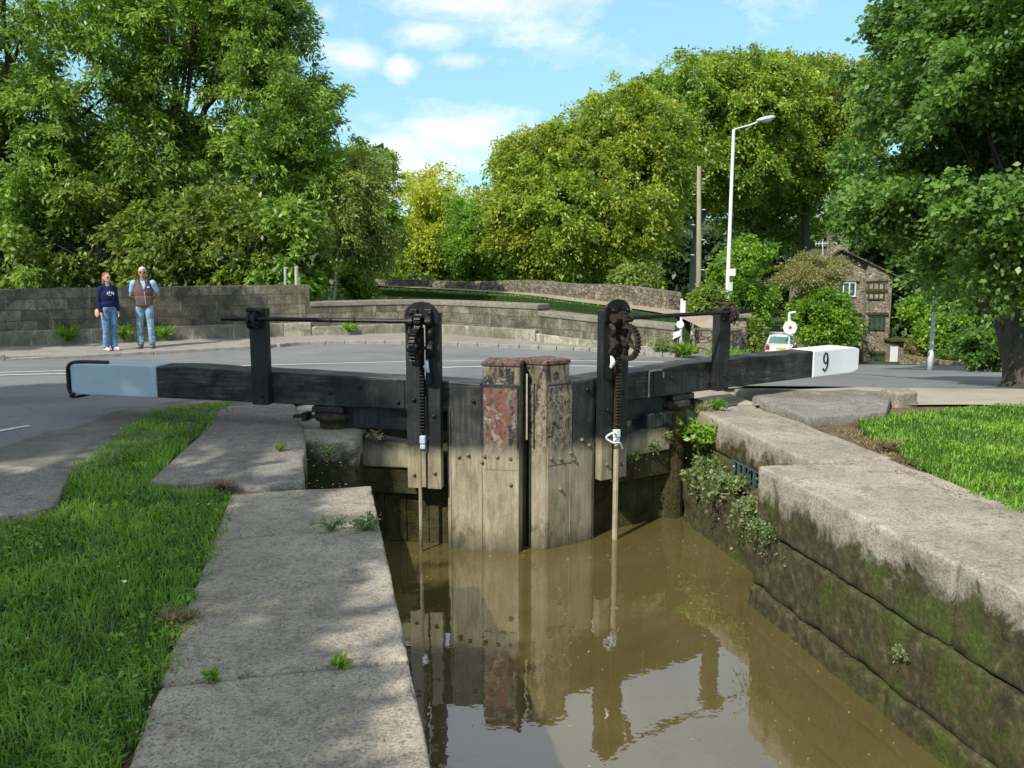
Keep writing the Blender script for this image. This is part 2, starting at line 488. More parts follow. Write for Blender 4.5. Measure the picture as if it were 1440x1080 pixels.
for _k, _a in (('white', .45), ('white_shaded', .55)):
    _nt = NT(M[_k])
    _b = _nt.n['Principled BSDF']
    _P = _nt.add('ShaderNodeNewGeometry').outputs['Position']
    _src = _b.inputs['Base Color'].links[0].from_socket
    _c = _nt.mix(_nt.ramp(_nt.noise(_nt.mapped(_P, (2, 2, 9)), 1.6, 8, .75, .4), [(.53, 0), (.75, _a)]), _src, (.36, .35, .30))
    _c = _nt.mix(_nt.ramp(_nt.noise(_P, 34, 5, .8), [(.64, 0), (.69, .7)]), _c, (.10, .10, .09))
    _nt.link(_c, _b.inputs['Base Color'])

# ------------------------------------------------------------------ object helpers


def tag(o, label=None, cat=None, group=None, kind=None):
    if label:
        o['label'] = label
    if cat:
        o['category'] = cat
    if group:
        o['group'] = group
    if kind:
        o['kind'] = kind
    return o


def empty(name, loc, label, cat, group=None):
    o = bpy.data.objects.new(name, None)
    o.empty_display_size = .1
    COL.objects.link(o)
    o.location = loc
    return tag(o, label, cat, group)


def link_mesh(name, me, parent=None, origin=None, smooth_=False):
    """vertices come in world coordinates; they are moved to the object's own origin"""
    o = bpy.data.objects.new(name, me)
    COL.objects.link(o)
    off = None
    if parent is not None:
        o.parent = parent
        q = parent
        off = Vector((0, 0, 0))
        while q is not None:
            off += Vector(q.location)
            q = q.parent
    elif origin is not None:
        off = Vector(origin)
        o.location = off
    if off is not None and len(me.vertices):
        me.transform(Matrix.Translation(-off))
    if smooth_:
        me.polygons.foreach_set('use_smooth', [True] * len(me.polygons))
    return o


class MB:
    def __init__(s):
        s.v, s.f, s.uv = [], [], {}

    def add(s, vs, fs):
        b = len(s.v)
        s.v += [tuple(p) for p in vs]
        s.f += [tuple(b + i for i in f) for f in fs]
        return s

    def hexa(s, lo, hi):
        """lo, hi: four corners each (counter-clockwise from above)"""
        n = len(lo)
        fs = [tuple(range(n))[::-1], tuple(range(n, 2 * n))]
        for i in range(n):
            j = (i + 1) % n
            fs.append((i, j, n + j, n + i))
        return s.add(list(lo) + list(hi), fs)

    def box(s, c, size, rot=0.0):
        hx, hy, hz = (q / 2 for q in size)
        cr, sr = math.cos(rot), math.sin(rot)
        pts = []
        for sx, sy in ((-1, -1), (1, -1), (1, 1), (-1, 1)):
            x, y = sx * hx, sy * hy
            pts.append((c[0] + x * cr - y * sr, c[1] + x * sr + y * cr))
        return s.hexa([(x, y, c[2] - hz) for x, y in pts], [(x, y, c[2] + hz) for x, y in pts])

    def tube(s, path, radii, seg=8, caps=True, sq=None):
        path = [Vector(p) for p in path]
        if not isinstance(radii, (list, tuple)):
            radii = [radii] * len(path)
        base = len(s.v)
        prev = None
        for i, p in enumerate(path):
            d = (path[min(i + 1, len(path) - 1)] - path[max(i - 1, 0)])
            if d.length < 1e-9:
                d = Vector((0, 0, 1))
            d.normalize()
            if prev is None:
                ref = Vector((0, 0, 1)) if abs(d.z) < .9 else Vector((1, 0, 0))
                a = d.cross(ref).normalized()
            else:
                a = (prev - d * prev.dot(d))
                if a.length < 1e-6:
                    a = d.cross(Vector((1, 0, 0)))
                a.normalize()
            prev = a
            bb = d.cross(a)
            for k in range(seg):
                t = 2 * math.pi * k / seg
                r = radii[i]
                s.v.append(tuple(p + a * (math.cos(t) * r) + bb * (math.sin(t) * r * (sq or 1))))
        for i in range(len(path) - 1):
            for k in range(seg):
                k2 = (k + 1) % seg
                s.f.append((base + i * seg + k, base + i * seg + k2, base + (i + 1) * seg + k2, base + (i + 1) * seg + k))
        if caps:
            s.f.append(tuple(base + k for k in range(seg))[::-1])
            e = base + (len(path) - 1) * seg
            s.f.append(tuple(e + k for k in range(seg)))
        return s

    def ball(s, c, r, seg=12, rings=8, rot=None):
        if not isinstance(r, (tuple, list)):
            r = (r, r, r)
        base = len(s.v)
        rot = rot or Matrix.Identity(3)
        c = Vector(c)
        for i in range(1, rings):
            th = math.pi * i / rings
            for k in range(seg):
                ph = 2 * math.pi * k / seg
                s.v.append(tuple(c + rot @ Vector((r[0] * math.sin(th) * math.cos(ph), r[1] * math.sin(th) * math.sin(ph), r[2] * math.cos(th)))))
        s.v.append(tuple(c + rot @ Vector((0, 0, r[2]))))
        s.v.append(tuple(c + rot @ Vector((0, 0, -r[2]))))
        top, bot = len(s.v) - 2, len(s.v) - 1
        for i in range(rings - 2):
            for k in range(seg):
                k2 = (k + 1) % seg
                s.f.append((base + i * seg + k, base + (i + 1) * seg + k, base + (i + 1) * seg + k2, base + i * seg + k2))
        for k in range(seg):
            k2 = (k + 1) % seg
            s.f.append((top, base + k, base + k2))
            s.f.append((bot, base + (rings - 2) * seg + k2, base + (rings - 2) * seg + k))
        return s

    def build(s, name, mat, parent=None, origin=None, bevel=0, smooth_=False, seg=2, fix=True):
        me = bpy.data.meshes.new(name)
        me.from_pydata(s.v, [], s.f)
        if fix:
            bm = bmesh.new()
            bm.from_mesh(me)
            bmesh.ops.recalc_face_normals(bm, faces=bm.faces)
            bm.to_mesh(me)
            bm.free()
        if mat is not None:
            me.materials.append(mat)
        o = link_mesh(name, me, parent, origin, smooth_)
        if bevel:
            md = o.modifiers.new('bevel', 'BEVEL')
            md.width = bevel
            md.segments = seg
            md.limit_method = 'ANGLE'
        return o


def pip(x, y, poly):
    c = False
    j = len(poly) - 1
    for i in range(len(poly)):
        xi, yi = poly[i]
        xj, yj = poly[j]
        if (yi > y) != (yj > y) and x < (xj - xi) * (y - yi) / (yj - yi) + xi:
            c = not c
        j = i
    return c


def drape(name, poly, mat, dz, step=.5, zf=ground_z, thick=0.0, wob=0.0):
    """a polygon laid over the ground as one sheet; thick > 0 gives it a real edge"""
    pts = []
    n = len(poly)
    for i in range(n):
        a, b_ = poly[i], poly[(i + 1) % n]
        L = math.hypot(a[0] - b_[0], a[1] - b_[1])
        k = max(1, int(L / step))
        for q in range(k):
            t = q / k
            x, y = a[0] + (b_[0] - a[0]) * t, a[1] + (b_[1] - a[1]) * t
            if wob:
                x += wob * noise.noise(Vector((x * 4, y * 4, 1.3)))
                y += wob * noise.noise(Vector((x * 4, y * 4, 9.3)))
            pts.append((x, y))
    edge = list(pts)
    xs = [p[0] for p in edge]
    ys = [p[1] for p in edge]
    x = min(xs)
    while x < max(xs):
        y = min(ys)
        while y < max(ys):
            if pip(x, y, edge) and min((x - p[0]) ** 2 + (y - p[1]) ** 2 for p in edge) > (.4 * step) ** 2:
                pts.append((x + random.uniform(-.1, .1) * step, y + random.uniform(-.1, .1) * step))
            y += step
        x += step
    ne = len(edge)
    res = delaunay_2d_cdt([Vector(p) for p in pts], [(i, (i + 1) % ne) for i in range(ne)], [], 1, 1e-5)
    vs, es, fs = res[0], res[1], res[2]
    V = [(p.x, p.y, zf(p.x, p.y) + dz) for p in vs]
    Fc = [tuple(f) for f in fs]
    me = bpy.data.meshes.new(name)
    if thick:
        bm = bmesh.new()
        bv = [bm.verts.new(p) for p in V]
        for f in Fc:
            try:
                bm.faces.new([bv[i] for i in f])
            except ValueError:
                pass
        bmesh.ops.recalc_face_normals(bm, faces=bm.faces)
        be = [e for e in bm.edges if len(e.link_faces) == 1]
        r = bmesh.ops.extrude_edge_only(bm, edges=be)
        for q in r['geom']:
            if isinstance(q, bmesh.types.BMVert):
                q.co.z -= thick
        bm.to_mesh(me)
        bm.free()
    else:
        me.from_pydata(V, [], Fc)
    me.materials.append(mat)
    o = bpy.data.objects.new(name, me)
    COL.objects.link(o)
    if me.polygons and me.polygons[0].normal.z < 0:
        me.flip_normals()
    return o


def strip(name, path, width, mat, dz, zf=ground_z, step=.4, parent=None, origin=None):
    P = []
    for i in range(len(path) - 1):
        a, b_ = path[i], path[i + 1]
        L = math.hypot(a[0] - b_[0], a[1] - b_[1])
        k = max(1, int(L / step))
        for q in range(k):
            t = q / k
            P.append((a[0] + (b_[0] - a[0]) * t, a[1] + (b_[1] - a[1]) * t))
    P.append(path[-1])
    V, Fc = [], []
    for i, p in enumerate(P):
        a = P[max(0, i - 1)]
        b_ = P[min(len(P) - 1, i + 1)]
        dx, dy = b_[0] - a[0], b_[1] - a[1]
        L = math.hypot(dx, dy)
        nx, ny = -dy / L, dx / L
        for sgn in (-1, 1):
            x, y = p[0] + nx * sgn * width / 2, p[1] + ny * sgn * width / 2
            V.append((x, y, zf(x, y) + dz))
        if i:
            j = 2 * i
            Fc.append((j - 2, j - 1, j + 1, j))
    return MB().add(V, Fc).build(name, mat, parent, origin)


def catmull(pts, k=6):
    out = []
    n = len(pts)
    for i in range(n - 1):
        p0, p1, p2, p3 = pts[max(0, i - 1)], pts[i], pts[i + 1], pts[min(n - 1, i + 2)]
        for q in range(k):
            t = q / k
            out.append(tuple(.5 * ((2 * b) + (-a + c) * t + (2 * a - 5 * b + 4 * c - d) * t * t + (-a + 3 * b - 3 * c + d) * t ** 3)
                             for a, b, c, d in zip(p0, p1, p2, p3)))
    out.append(tuple(pts[-1]))
    return out


def rough_block(name, quad, z0, z1, mat, parent=None, r=.025, h=.05, amp=.012, seed=0, top=None, origin=None, freq=3.0):
    """a worn stone: quad = four (x, y) corners in lock (n, s) coordinates, rounded and dented all over"""
    a, b_, c, d = [Vector((*q, 0)) for q in quad]
    lx = ((b_ - a).length + (c - d).length) / 2
    ly = ((d - a).length + (c - b_).length) / 2
    lz = z1 - z0
    nx, ny, nz = (max(2, int(L / h)) for L in (lx, ly, lz))
    def lat(L_, n_):
        q_ = [L_ * i / n_ for i in range(n_ + 1)]
        q_ = [t for t in q_ if r * 1.2 < t < L_ - r * 1.2]
        return [0, r * .35, r] + q_ + [L_ - r, L_ - r * .35, L_]
    xs, ys, zs = lat(lx, nx), lat(ly, ny), lat(lz, nz)
    nx, ny, nz = len(xs) - 1, len(ys) - 1, len(zs) - 1
    idx, V, Fc = {}, [], []

    def vid(i, j, k):
        key = (i, j, k)
        if key not in idx:
            x, y, z = xs[i], ys[j], zs[k]
            q = Vector((x, y, z))
            inn = Vector((min(max(x, r), lx - r), min(max(y, r), ly - r), min(max(z, r), lz - r)))
            dd = q - inn
            if dd.length > 1e-6:
                rr = r
                q = inn + dd.normalized() * rr
                nrm = dd.normalized()
            else:
                nrm = Vector((0, 0, 1))
            u, v = q.x / lx, q.y / ly
            p2 = (a * (1 - u) + b_ * u) * (1 - v) + (d * (1 - u) + c * u) * v
            P = Vector((p2.x, p2.y, z0 + q.z))
            s_ = Vector((P.x * freq + seed * 7.3, P.y * freq, P.z * freq))
            e = noise.noise(s_) * amp + noise.noise(s_ * 4.1) * amp * .45
            if sum(1 for t in dd if abs(t) > 1e-6) > 1:
                e -= .022 * max(0.0, noise.noise(s_ * 2.6) - .12) + .012 * max(0.0, noise.noise(s_ * 8.0))
            if k == nz and top:
                e += top * noise.noise(Vector((P.x * .9 + seed, P.y * .9, 2.2)))
            P = P + nrm * e
            idx[key] = len(V)
            V.append(W(P.x, P.y, P.z))
        return idx[key]
    for i in range(nx):
        for j in range(ny):
            Fc.append((vid(i, j, nz), vid(i + 1, j, nz), vid(i + 1, j + 1, nz), vid(i, j + 1, nz)))
            Fc.append((vid(i, j, 0), vid(i, j + 1, 0), vid(i + 1, j + 1, 0), vid(i + 1, j, 0)))
    for i in range(nx):
        for k in range(nz):
            Fc.append((vid(i, 0, k), vid(i + 1, 0, k), vid(i + 1, 0, k + 1), vid(i, 0, k + 1)))
            Fc.append((vid(i, ny, k), vid(i, ny, k + 1), vid(i + 1, ny, k + 1), vid(i + 1, ny, k)))
    for j in range(ny):
        for k in range(nz):
            Fc.append((vid(0, j, k), vid(0, j, k + 1), vid(0, j + 1, k + 1), vid(0, j + 1, k)))
            Fc.append((vid(nx, j, k), vid(nx, j + 1, k), vid(nx, j + 1, k + 1), vid(nx, j, k + 1)))
    return MB().add(V, Fc).build(name, mat, parent, origin, smooth_=True, fix=False)


def rect(n0, s0, n1, s1):
    return [(n0, s0), (n1, s0), (n1, s1), (n0, s1)]


# ------------------------------------------------------------------ leaves, trees, grass
def leaf_mesh(name, pos, nrm_bias, L, Wd, mat, rng, along=None, parent=None, origin=None, tint=None, lob=False):
    N = len(pos)
    nr = rng.normal(size=(N, 3)) + np.array(nrm_bias)
    nr /= np.linalg.norm(nr, axis=1)[:, None] + 1e-9
    a = rng.normal(size=(N, 3)) if along is None else along + rng.normal(size=(N, 3)) * .45
    a -= nr * np.sum(a * nr, axis=1)[:, None]
    a /= np.linalg.norm(a, axis=1)[:, None] + 1e-9
    b_ = np.cross(nr, a)
    Ls = (L * rng.uniform(.55, 1.25, N))[:, None]
    Ws = Ls * Wd / L * .5
    v = np.empty((N, 4, 3), np.float32)
    v[:, 0] = pos
    v[:, 1] = pos + a * Ls * .45 + b_ * Ws + nr * Ls * .06
    v[:, 2] = pos + a * Ls - nr * Ls * .08
    v[:, 3] = pos + a * Ls * .45 - b_ * Ws + nr * Ls * .06
    off = np.zeros(3)
    if parent is not None:
        q = parent
        while q is not None:
            off += np.array(q.location)
            q = q.parent
    elif origin is not None:
        off = np.array(origin)
    v -= off
    me = bpy.data.meshes.new(name)
    me.vertices.add(N * 4)
    me.loops.add(N * 4)
    me.polygons.add(N)
    me.vertices.foreach_set('co', v.reshape(-1))
    me.loops.foreach_set('vertex_index', np.arange(N * 4, dtype=np.int32))
    me.polygons.foreach_set('loop_start', np.arange(0, N * 4, 4, dtype=np.int32))
    me.update(calc_edges=True)
    at = me.attributes.new('tint', 'FLOAT', 'FACE')
    tv = rng.uniform(0, 1, N) if tint is None else np.clip(tint + rng.normal(0, .27, N), 0, 1)
    at.data.foreach_set('value', tv.astype(np.float32))
    me.materials.append(mat)
    o = bpy.data.objects.new(name, me)
    COL.objects.link(o)
    if parent is not None:
        o.parent = parent
    elif origin is not None:
        o.location = origin
    return o


def crown_points(rng, blobs, n, seed, hollow=.5, rag=.3, gap=-.10):
    w = np.array([b[3] * b[4] + b[4] * b[5] + b[3] * b[5] for b in blobs])
    w = w / w.sum()
    P, Dr = [], []
    tries = 0
    while len(P) < n:
        tries += 1
        k = rng.choice(len(blobs), p=w)
        b = blobs[k]
        d = rng.normal(size=3)
        d /= np.linalg.norm(d)
        f = 1 + rag * noise.noise(Vector((d[0] * 2.2 + seed, d[1] * 2.2 + k * 3.1, d[2] * 2.2))) + rag * .6 * noise.noise(Vector((d[0] * 5 + seed, d[1] * 5, d[2] * 5)))
        r = (hollow ** 3 + rng.uniform() * (1 - hollow ** 3)) ** (1 / 3) * f
        p = np.array([b[0] + d[0] * b[3] * r, b[1] + d[1] * b[4] * r, b[2] + d[2] * b[5] * r])
        # lumps and gaps
        if noise.noise(Vector((p[0] * .6 + seed * 2, p[1] * .6, p[2] * .9))) < gap and tries < n * 6:
            continue
        P.append(p)
        Dr.append(d)
    return np.array(P), np.array(Dr)


def make_crown(name, blobs, n_cl, per, rc, L, Wd, mat, seed, parent, droop=.3, flat=.45, twigs=6, rag=.3, hollow=.5, up=.9, gap=-.10):
    rng = np.random.default_rng(seed)
    C, Dv = crown_points(rng, blobs, n_cl, seed, hollow, rag, gap)
    N = n_cl * per
    ci = np.repeat(np.arange(n_cl), per)
    td = Dv[:, None, :] + rng.normal(size=(n_cl, twigs, 3)) * .85
    td[:, :, 2] *= flat
    td /= np.linalg.norm(td, axis=2)[:, :, None]
    ti = rng.integers(0, twigs, N)
    t = rng.uniform(0.05, 1, N)
    size = rng.uniform(.6, 1.3, n_cl)[ci] * rc
    d = td[ci, ti]
    pos = C[ci] + d * (t * size)[:, None] + rng.normal(size=(N, 3)) * (rc * .14)
    pos[:, 2] -= droop * rc * t ** 2
    tint = rng.uniform(.15, .85, n_cl)[ci]
    o = leaf_mesh('crown' if name == 'crown' else name, pos, (0, -.35, up), L, Wd, mat, rng, along=d * 1.0 + np.array([0, 0, -droop]), parent=parent, tint=tint)
    return C


def limbs(mb, base, z_fork, C, k, r0, rng):
    idx = rng.choice(len(C), min(k, len(C)), replace=False)
    for i in idx:
        c = Vector(C[i])
        zf = z_fork + rng.uniform(0, .5) * max(0.0, c.z - z_fork)
        s = Vector((base[0], base[1], min(zf, c.z)))
        mid = s.lerp(c, .5) + Vector((rng.normal() * .25, rng.normal() * .25, .12 * (c - s).length))
        pts = catmull([tuple(s), tuple(mid), tuple(c)], 4)
        n = len(pts)
        mb.tube(pts, [max(.008, r0 * (1 - .85 * q / (n - 1))) for q in range(n)], 5)


def tree(name, label, base, blobs, n_cl, per, rc, L, Wd, leaf, seed, tr=.2, bark='bark', cat='tree', group=None, k_limb=28, limb_r=.42, trunk_top=None, lean=(0, 0), stems=1, **kw):
    bz = base[2] if len(base) > 2 else ground_z(base[0], base[1])
    root = empty(name, (base[0], base[1], bz), label, cat, group)
    C = make_crown('crown', blobs, n_cl, per, rc, L, Wd, M[leaf], seed, root, **kw)
    rng = np.random.default_rng(seed + 99)
    top = max(b[2] + b[5] * .55 for b in blobs)
    top = trunk_top or top
    mb = MB()
    cx = sum(b[0] for b in blobs) / len(blobs)
    cy = sum(b[1] for b in blobs) / len(blobs)
    for st in range(stems):
        ox, oy = (0, 0) if stems == 1 else (rng.normal() * .5, rng.normal() * .3)
        p = []
        for q in range(9):
            t = q / 8
            p.append((base[0] + ox + (cx - base[0]) * t ** 1.5 + .12 * rng.normal() * t, base[1] + oy + (cy - base[1]) * t ** 1.5 + .12 * rng.normal() * t,
                      bz - .05 + (top - bz) * t))
        mb.tube(p, [tr * (1.45 if q == 0 else 1.0 - .85 * q / 8) for q in range(9)], 10)
    zc = min(b[2] - b[5] * .7 for b in blobs)
    limbs(mb, (base[0] + (cx - base[0]) * .3, base[1] + (cy - base[1]) * .3), max(bz + .3, zc), C, k_limb, tr * limb_r, rng)
    mb.build('trunk' if cat == 'tree' else 'stem', M[bark], root, smooth_=True, fix=False)
    return root


def blades(name, poly, dens, hgt, wid, mat, seed, zf, lean=.5, tmax=1e9):
    rng = np.random.default_rng(seed)
    xs = [p[0] for p in poly]
    ys = [p[1] for p in poly]
    P = []
    x0, x1, y0, y1 = min(xs), max(xs), min(ys), max(ys)
    n = int((x1 - x0) * (y1 - y0) * dens(0, 3))
    cand = rng.uniform((x0, y0), (x1, y1), (n, 2))
    d0 = dens(0, 3)
    for x, y in cand:
        wx_ = x + .10 * noise.noise(Vector((x * 5, y * 5, 3.3))) + .04 * noise.noise(Vector((x * 17, y * 17, 3.3)))
        wy_ = y + .10 * noise.noise(Vector((x * 5, y * 5, 8.3)))
        if rng.uniform() < dens(x, y) / d0 and pip(wx_, wy_, poly):
            P.append((x, y, zf(x, y), max(.6, math.hypot(x, y) / 3.5)))
    P = np.array(P)
    N = len(P)
    far = P[:, 3]
    clump = np.array([noise.noise(Vector((x * 2.2, y * 2.2, seed))) + .7 * noise.noise(Vector((x * 8, y * 8, seed))) for x, y in P[:, :2]])
    h = hgt * rng.uniform(.45, 1.2, N) * (1 + .5 * clump)
    w = wid * rng.uniform(.7, 1.3, N) * np.clip(far, 1, 2.6) ** .5
    th = rng.uniform(0, 2 * math.pi, N)
    ld = np.stack([np.cos(th), np.sin(th)], 1) * (h * lean * rng.uniform(.2, 1.6, N))[:, None]
    sd = np.stack([-np.sin(th), np.cos(th)], 1) * (w * .5)[:, None]
    v = np.zeros((N, 5, 3), np.float32)
    b = P[:, :2]
    v[:, 0, :2] = b - sd
    v[:, 1, :2] = b + sd
    v[:, 2, :2] = b + ld * .4 + sd * .75
    v[:, 3, :2] = b + ld * .4 - sd * .75
    v[:, 4, :2] = b + ld
    z = P[:, 2]
    v[:, 0, 2] = z - .01
    v[:, 1, 2] = z - .01
    v[:, 2, 2] = z + h * .62
    v[:, 3, 2] = z + h * .62
    v[:, 4, 2] = z + h * (1 - .25 * lean)
    me = bpy.data.meshes.new(name)
    me.vertices.add(N * 5)
    me.loops.add(N * 7)
    me.polygons.add(N * 2)
    me.vertices.foreach_set('co', v.reshape(-1))
    li = (np.arange(N)[:, None] * 5 + np.array([0, 1, 2, 3, 3, 2, 4])[None, :]).astype(np.int32)
    me.loops.foreach_set('vertex_index', li.reshape(-1))
    ls = (np.arange(N)[:, None] * 7 + np.array([0, 4])[None, :]).astype(np.int32)
    me.polygons.foreach_set('loop_start', ls.reshape(-1))
    me.update(calc_edges=True)
    at = me.attributes.new('tint', 'FLOAT', 'FACE')
    tv = np.repeat(np.clip(.45 + .6 * clump + rng.normal(0, .25, N), 0, 1), 2)
    at.data.foreach_set('value', tv.astype(np.float32))
    me.materials.append(mat)
    o = bpy.data.objects.new(name, me)
    COL.objects.link(o)
    return o


def weed(name, label, base, n, size, L, mat, seed, cat='plant', group=None, trail=0.0, flower=None, spread=1.0, wr=None):
    wr = wr or (.16 if name == 'grass_tuft' else .55)
    if name == 'grass_tuft':
        n, L = int(n * 1.8), L * 1.7
    rng = np.random.default_rng(seed)
    base = Vector(base)
    root = empty(name, base, label, cat, group)
    st = MB()
    pos, al = [], []
    for i in range(n):
        th = rng.uniform(0, 2 * math.pi)
        out = Vector((math.cos(th), math.sin(th), 0)) * size * rng.uniform(.25, 1) * spread
        top = base + out + Vector((0, 0, size * rng.uniform(.35, 1.0) - trail * rng.uniform(0, 1)))
        mid = base + out * .4 + Vector((0, 0, size * .45))
        p = catmull([tuple(base), tuple(mid), tuple(top)], 4)
        st.tube(p, [max(.0012, .0035 * (1 - .7 * q / (len(p) - 1))) for q in range(len(p))], 4)
        for q in range(2, len(p)):
            for _ in range(3):
                pos.append(Vector(p[q]) + Vector(rng.normal(size=3)) * size * .07)
                al.append(Vector(rng.normal(size=3)) * (.35 if wr < .3 else 1) + out.normalized() * .7 + Vector((0, 0, 1.2 if wr < .3 else 0)))
    st.build('stem', M['shrub'] if mat != 'drygrass' else M['drygrass'], root, smooth_=True, fix=False)
    leaf_mesh('foliage', np.array([tuple(p) for p in pos]), (0, -.3, .3 if wr < .3 else .9), L, L * wr, M[mat], rng, along=np.array([tuple(p) for p in al]), parent=root)
    if flower:
        pos = np.array([tuple(base + Vector(rng.normal(size=3)) * size * .45) for _ in range(flower[1])])
        leaf_mesh('dead_leaves', pos, (0, -.3, .5), flower[2], flower[2] * .8, M[flower[0]], rng, parent=root)['kind'] = 'stuff'
    return root


def auto_uv(o):
    me = o.data
    uvl = me.uv_layers.new(name='UVMap')
    mw = Vector(o.location)
    q = o.parent
    while q is not None:
        mw += Vector(q.location)
        q = q.parent
    for p in me.polygons:
        n = p.normal
        if abs(n.z) > .75:
            ax, ay = Vector((1, 0, 0)), Vector((0, 1, 0))
        else:
            ax = Vector((-n.y, n.x, 0)).normalized()
            ay = Vector((0, 0, 1))
        for li in p.loop_indices:
            c = me.vertices[me.loops[li].vertex_index].co + mw
            uvl.data[li].uv = (c.dot(ax), c.dot(ay))
    return o


# ================================================================== THE SETTING
# ---- ground: one sheet in the lock's own directions, with the chamber left open
ns_ = [-700, -400, -250, -160, -110, -80, -60, -45, -36, -30, -26, -22] + [-20 + .75 * i for i in range(24)] + [-2 + .34 * i for i in range(5)] + [-.3, .2, 1, 1.6, 2.4, 3.0, 3.55] + [4 + .4 * i for i in range(6)] + [6.5 + .75 * i for i in range(30)] + [30, 34, 40, 48, 60, 80, 110, 160, 250, 400, 700]
ns_ = sorted(set(round(q, 3) for q in ns_))
ss_ = [-300, -150, -80, -40, -20, -12] + [-9, -7, -5, -4, -3, -2, -1, 0, 1, 2, 3, 4, 5, 6, 7, 8, 9, 9.8] + [10.4 + .6 * i for i in range(40)] + [35 + 2 * i for i in range(20)] + [80, 92, 110, 130, 160, 200, 250, 320, 420, 560, 800]
gm = MB()
gm.v = [W(n, s, ground_z(*W(n, s)[:2])) for s in ss_ for n in ns_]
for j in range(len(ss_) - 1):
    for i in range(len(ns_) - 1):
        if -.31 < ns_[i] and ns_[i + 1] < 3.56 and -9.1 < ss_[j] and ss_[j + 1] < 9.9:
            continue
        a = j * len(ns_) + i
        gm.f.append((a, a + 1, a + len(ns_) + 1, a + len(ns_)))
tag(gm.build('ground', M['field'], smooth_=True, fix=False), kind='structure')

# ---- earth around the lock (shows as the strips between stone and turf)
tag(drape('earth_left', [W(n, s)[:2] for n, s in [(-.4, -3), (-.4, 9.4), (-1.4, 10.2), (-2.6, 9.4), (-2.15, 7.6), (-2.4, 5.4), (-4.5, 4.2), (-6, -3)]], M['dirt'], .02, .4, wob=.12), kind='structure')
tag(drape('earth_right', [W(n, s)[:2] for n, s in [(3.6, -3), (12, -3), (12, 7.0), (7.2, 7.6), (5.4, 8.1), (4.1, 8.4), (3.6, 8.4)]], M['dirt'], .02, .4, wob=.05), kind='structure')

# ---- the road, bending across the tail of the lock and dropping away to the right
near = [(-40, -3), (-14, 1.5), (-7, 4.2), (-4.15, 5.4), (-3.75, 6.6), (-3.55, 7.6), (-3.2, 8.7), (-2.3, 9.9), (-.2, 10.9), (2.4, 11.1), (4.3, 10.9), (5.7, 10.5), (7.2, 10.1), (11, 9.4), (24, 8)]
far_ = [(24, 42), (17.5, 45), (17.3, 55), (12.6, 55), (12.4, 46), (9.6, 33), (6.9, 25), (5.2, 20.4), (3.3, 17.7), (2.0, 18.6), (.6, 19.2), (-1.2, 19.9), (-2.9, 20.3), (-4.7, 20.1), (-5.3, 19.5), (-9.7, 17.0), (-16, 13.4), (-30, 7), (-44, 3)]
tag(drape('road', near + far_, M['asphalt'], .035, .5, wob=.07), kind='structure')
wall_line = [(-30, 10.5), (-20, 15.2), (-14, 17.9), (-11.1, 19.25), (-8, 20.65), (-4.95, 21.8)]
wall_line2 = [(-4.95, 21.8), (-2.9, 22.45), (-1.6, 22.1), (.6, 20.35)]
wall_line3 = [(.6, 20.35), (2.0, 19.05), (3.3, 17.95)]
pav = [(-30, 7.02), (-16, 13.42), (-9.7, 17.02), (-5.3, 19.52), (-4.7, 20.12), (-2.9, 20.32), (-1.2, 19.92), (.6, 19.22), (2.0, 18.62), (3.3, 17.72), (3.4, 18.2), (2.0, 19.3), (.6, 20.5), (-1.6, 22.3), (-2.9, 22.6), (-4.95, 22), (-8, 20.8), (-14, 18.1), (-30, 10.7)]
tag(drape('pavement', pav, M['pavement'], .10, .5, thick=.3), kind='structure')
kerb_main = catmull([(-5.2, 19.6), (-4.6, 20.12), (-2.9, 20.3), (-1.2, 19.9), (.6, 19.2), (2.0, 18.6), (3.3, 17.7)], 4)
kb = MB()
for a, b_ in zip(kerb_main[:-1], kerb_main[1:]):
    dx, dy = b_[0] - a[0], b_[1] - a[1]
    L = math.hypot(dx, dy)
    c = ((a[0] + b_[0]) / 2, (a[1] + b_[1]) / 2)
    kb.box((c[0], c[1], ground_z(*c) + .02), (L - .012, .13, .2), math.atan2(dy, dx))
tag(kb.build('kerb', M['kerb'], bevel=.015), kind='structure')
kb = MB()
for a, b_ in zip([(-16, 13.3), (-12, 15.6), (-9.7, 16.9), (-7.4, 18.25)], [(-12, 15.6), (-9.7, 16.9), (-7.4, 18.25), (-5.3, 19.45)]):
    c = ((a[0] + b_[0]) / 2, (a[1] + b_[1]) / 2)
    L = math.hypot(b_[0] - a[0], b_[1] - a[1])
    kb.box((c[0], c[1], ground_z(*c) + .01), (L - .01, .12, .2), math.atan2(b_[1] - a[1], b_[0] - a[0]))
tag(kb.build('kerb', M['kerb'], bevel=.015), kind='structure')
tag(drape('gritty_verge', [(-8, 3.1), (-5.6, 4.55), (-4.45, 5.3), (-4.05, 6.5), (-3.8, 7.7), (-3.45, 8.9), (-2.5, 10.1), (-1.6, 10.35), (-1.7, 9.3), (-2.3, 8.6), (-2.75, 7.4), (-2.95, 6.2), (-3.1, 5.6), (-3.5, 5.2), (-3.9, 4.3), (-8, 1.8)], M['grit'], .046, .22, wob=.2), kind='structure')
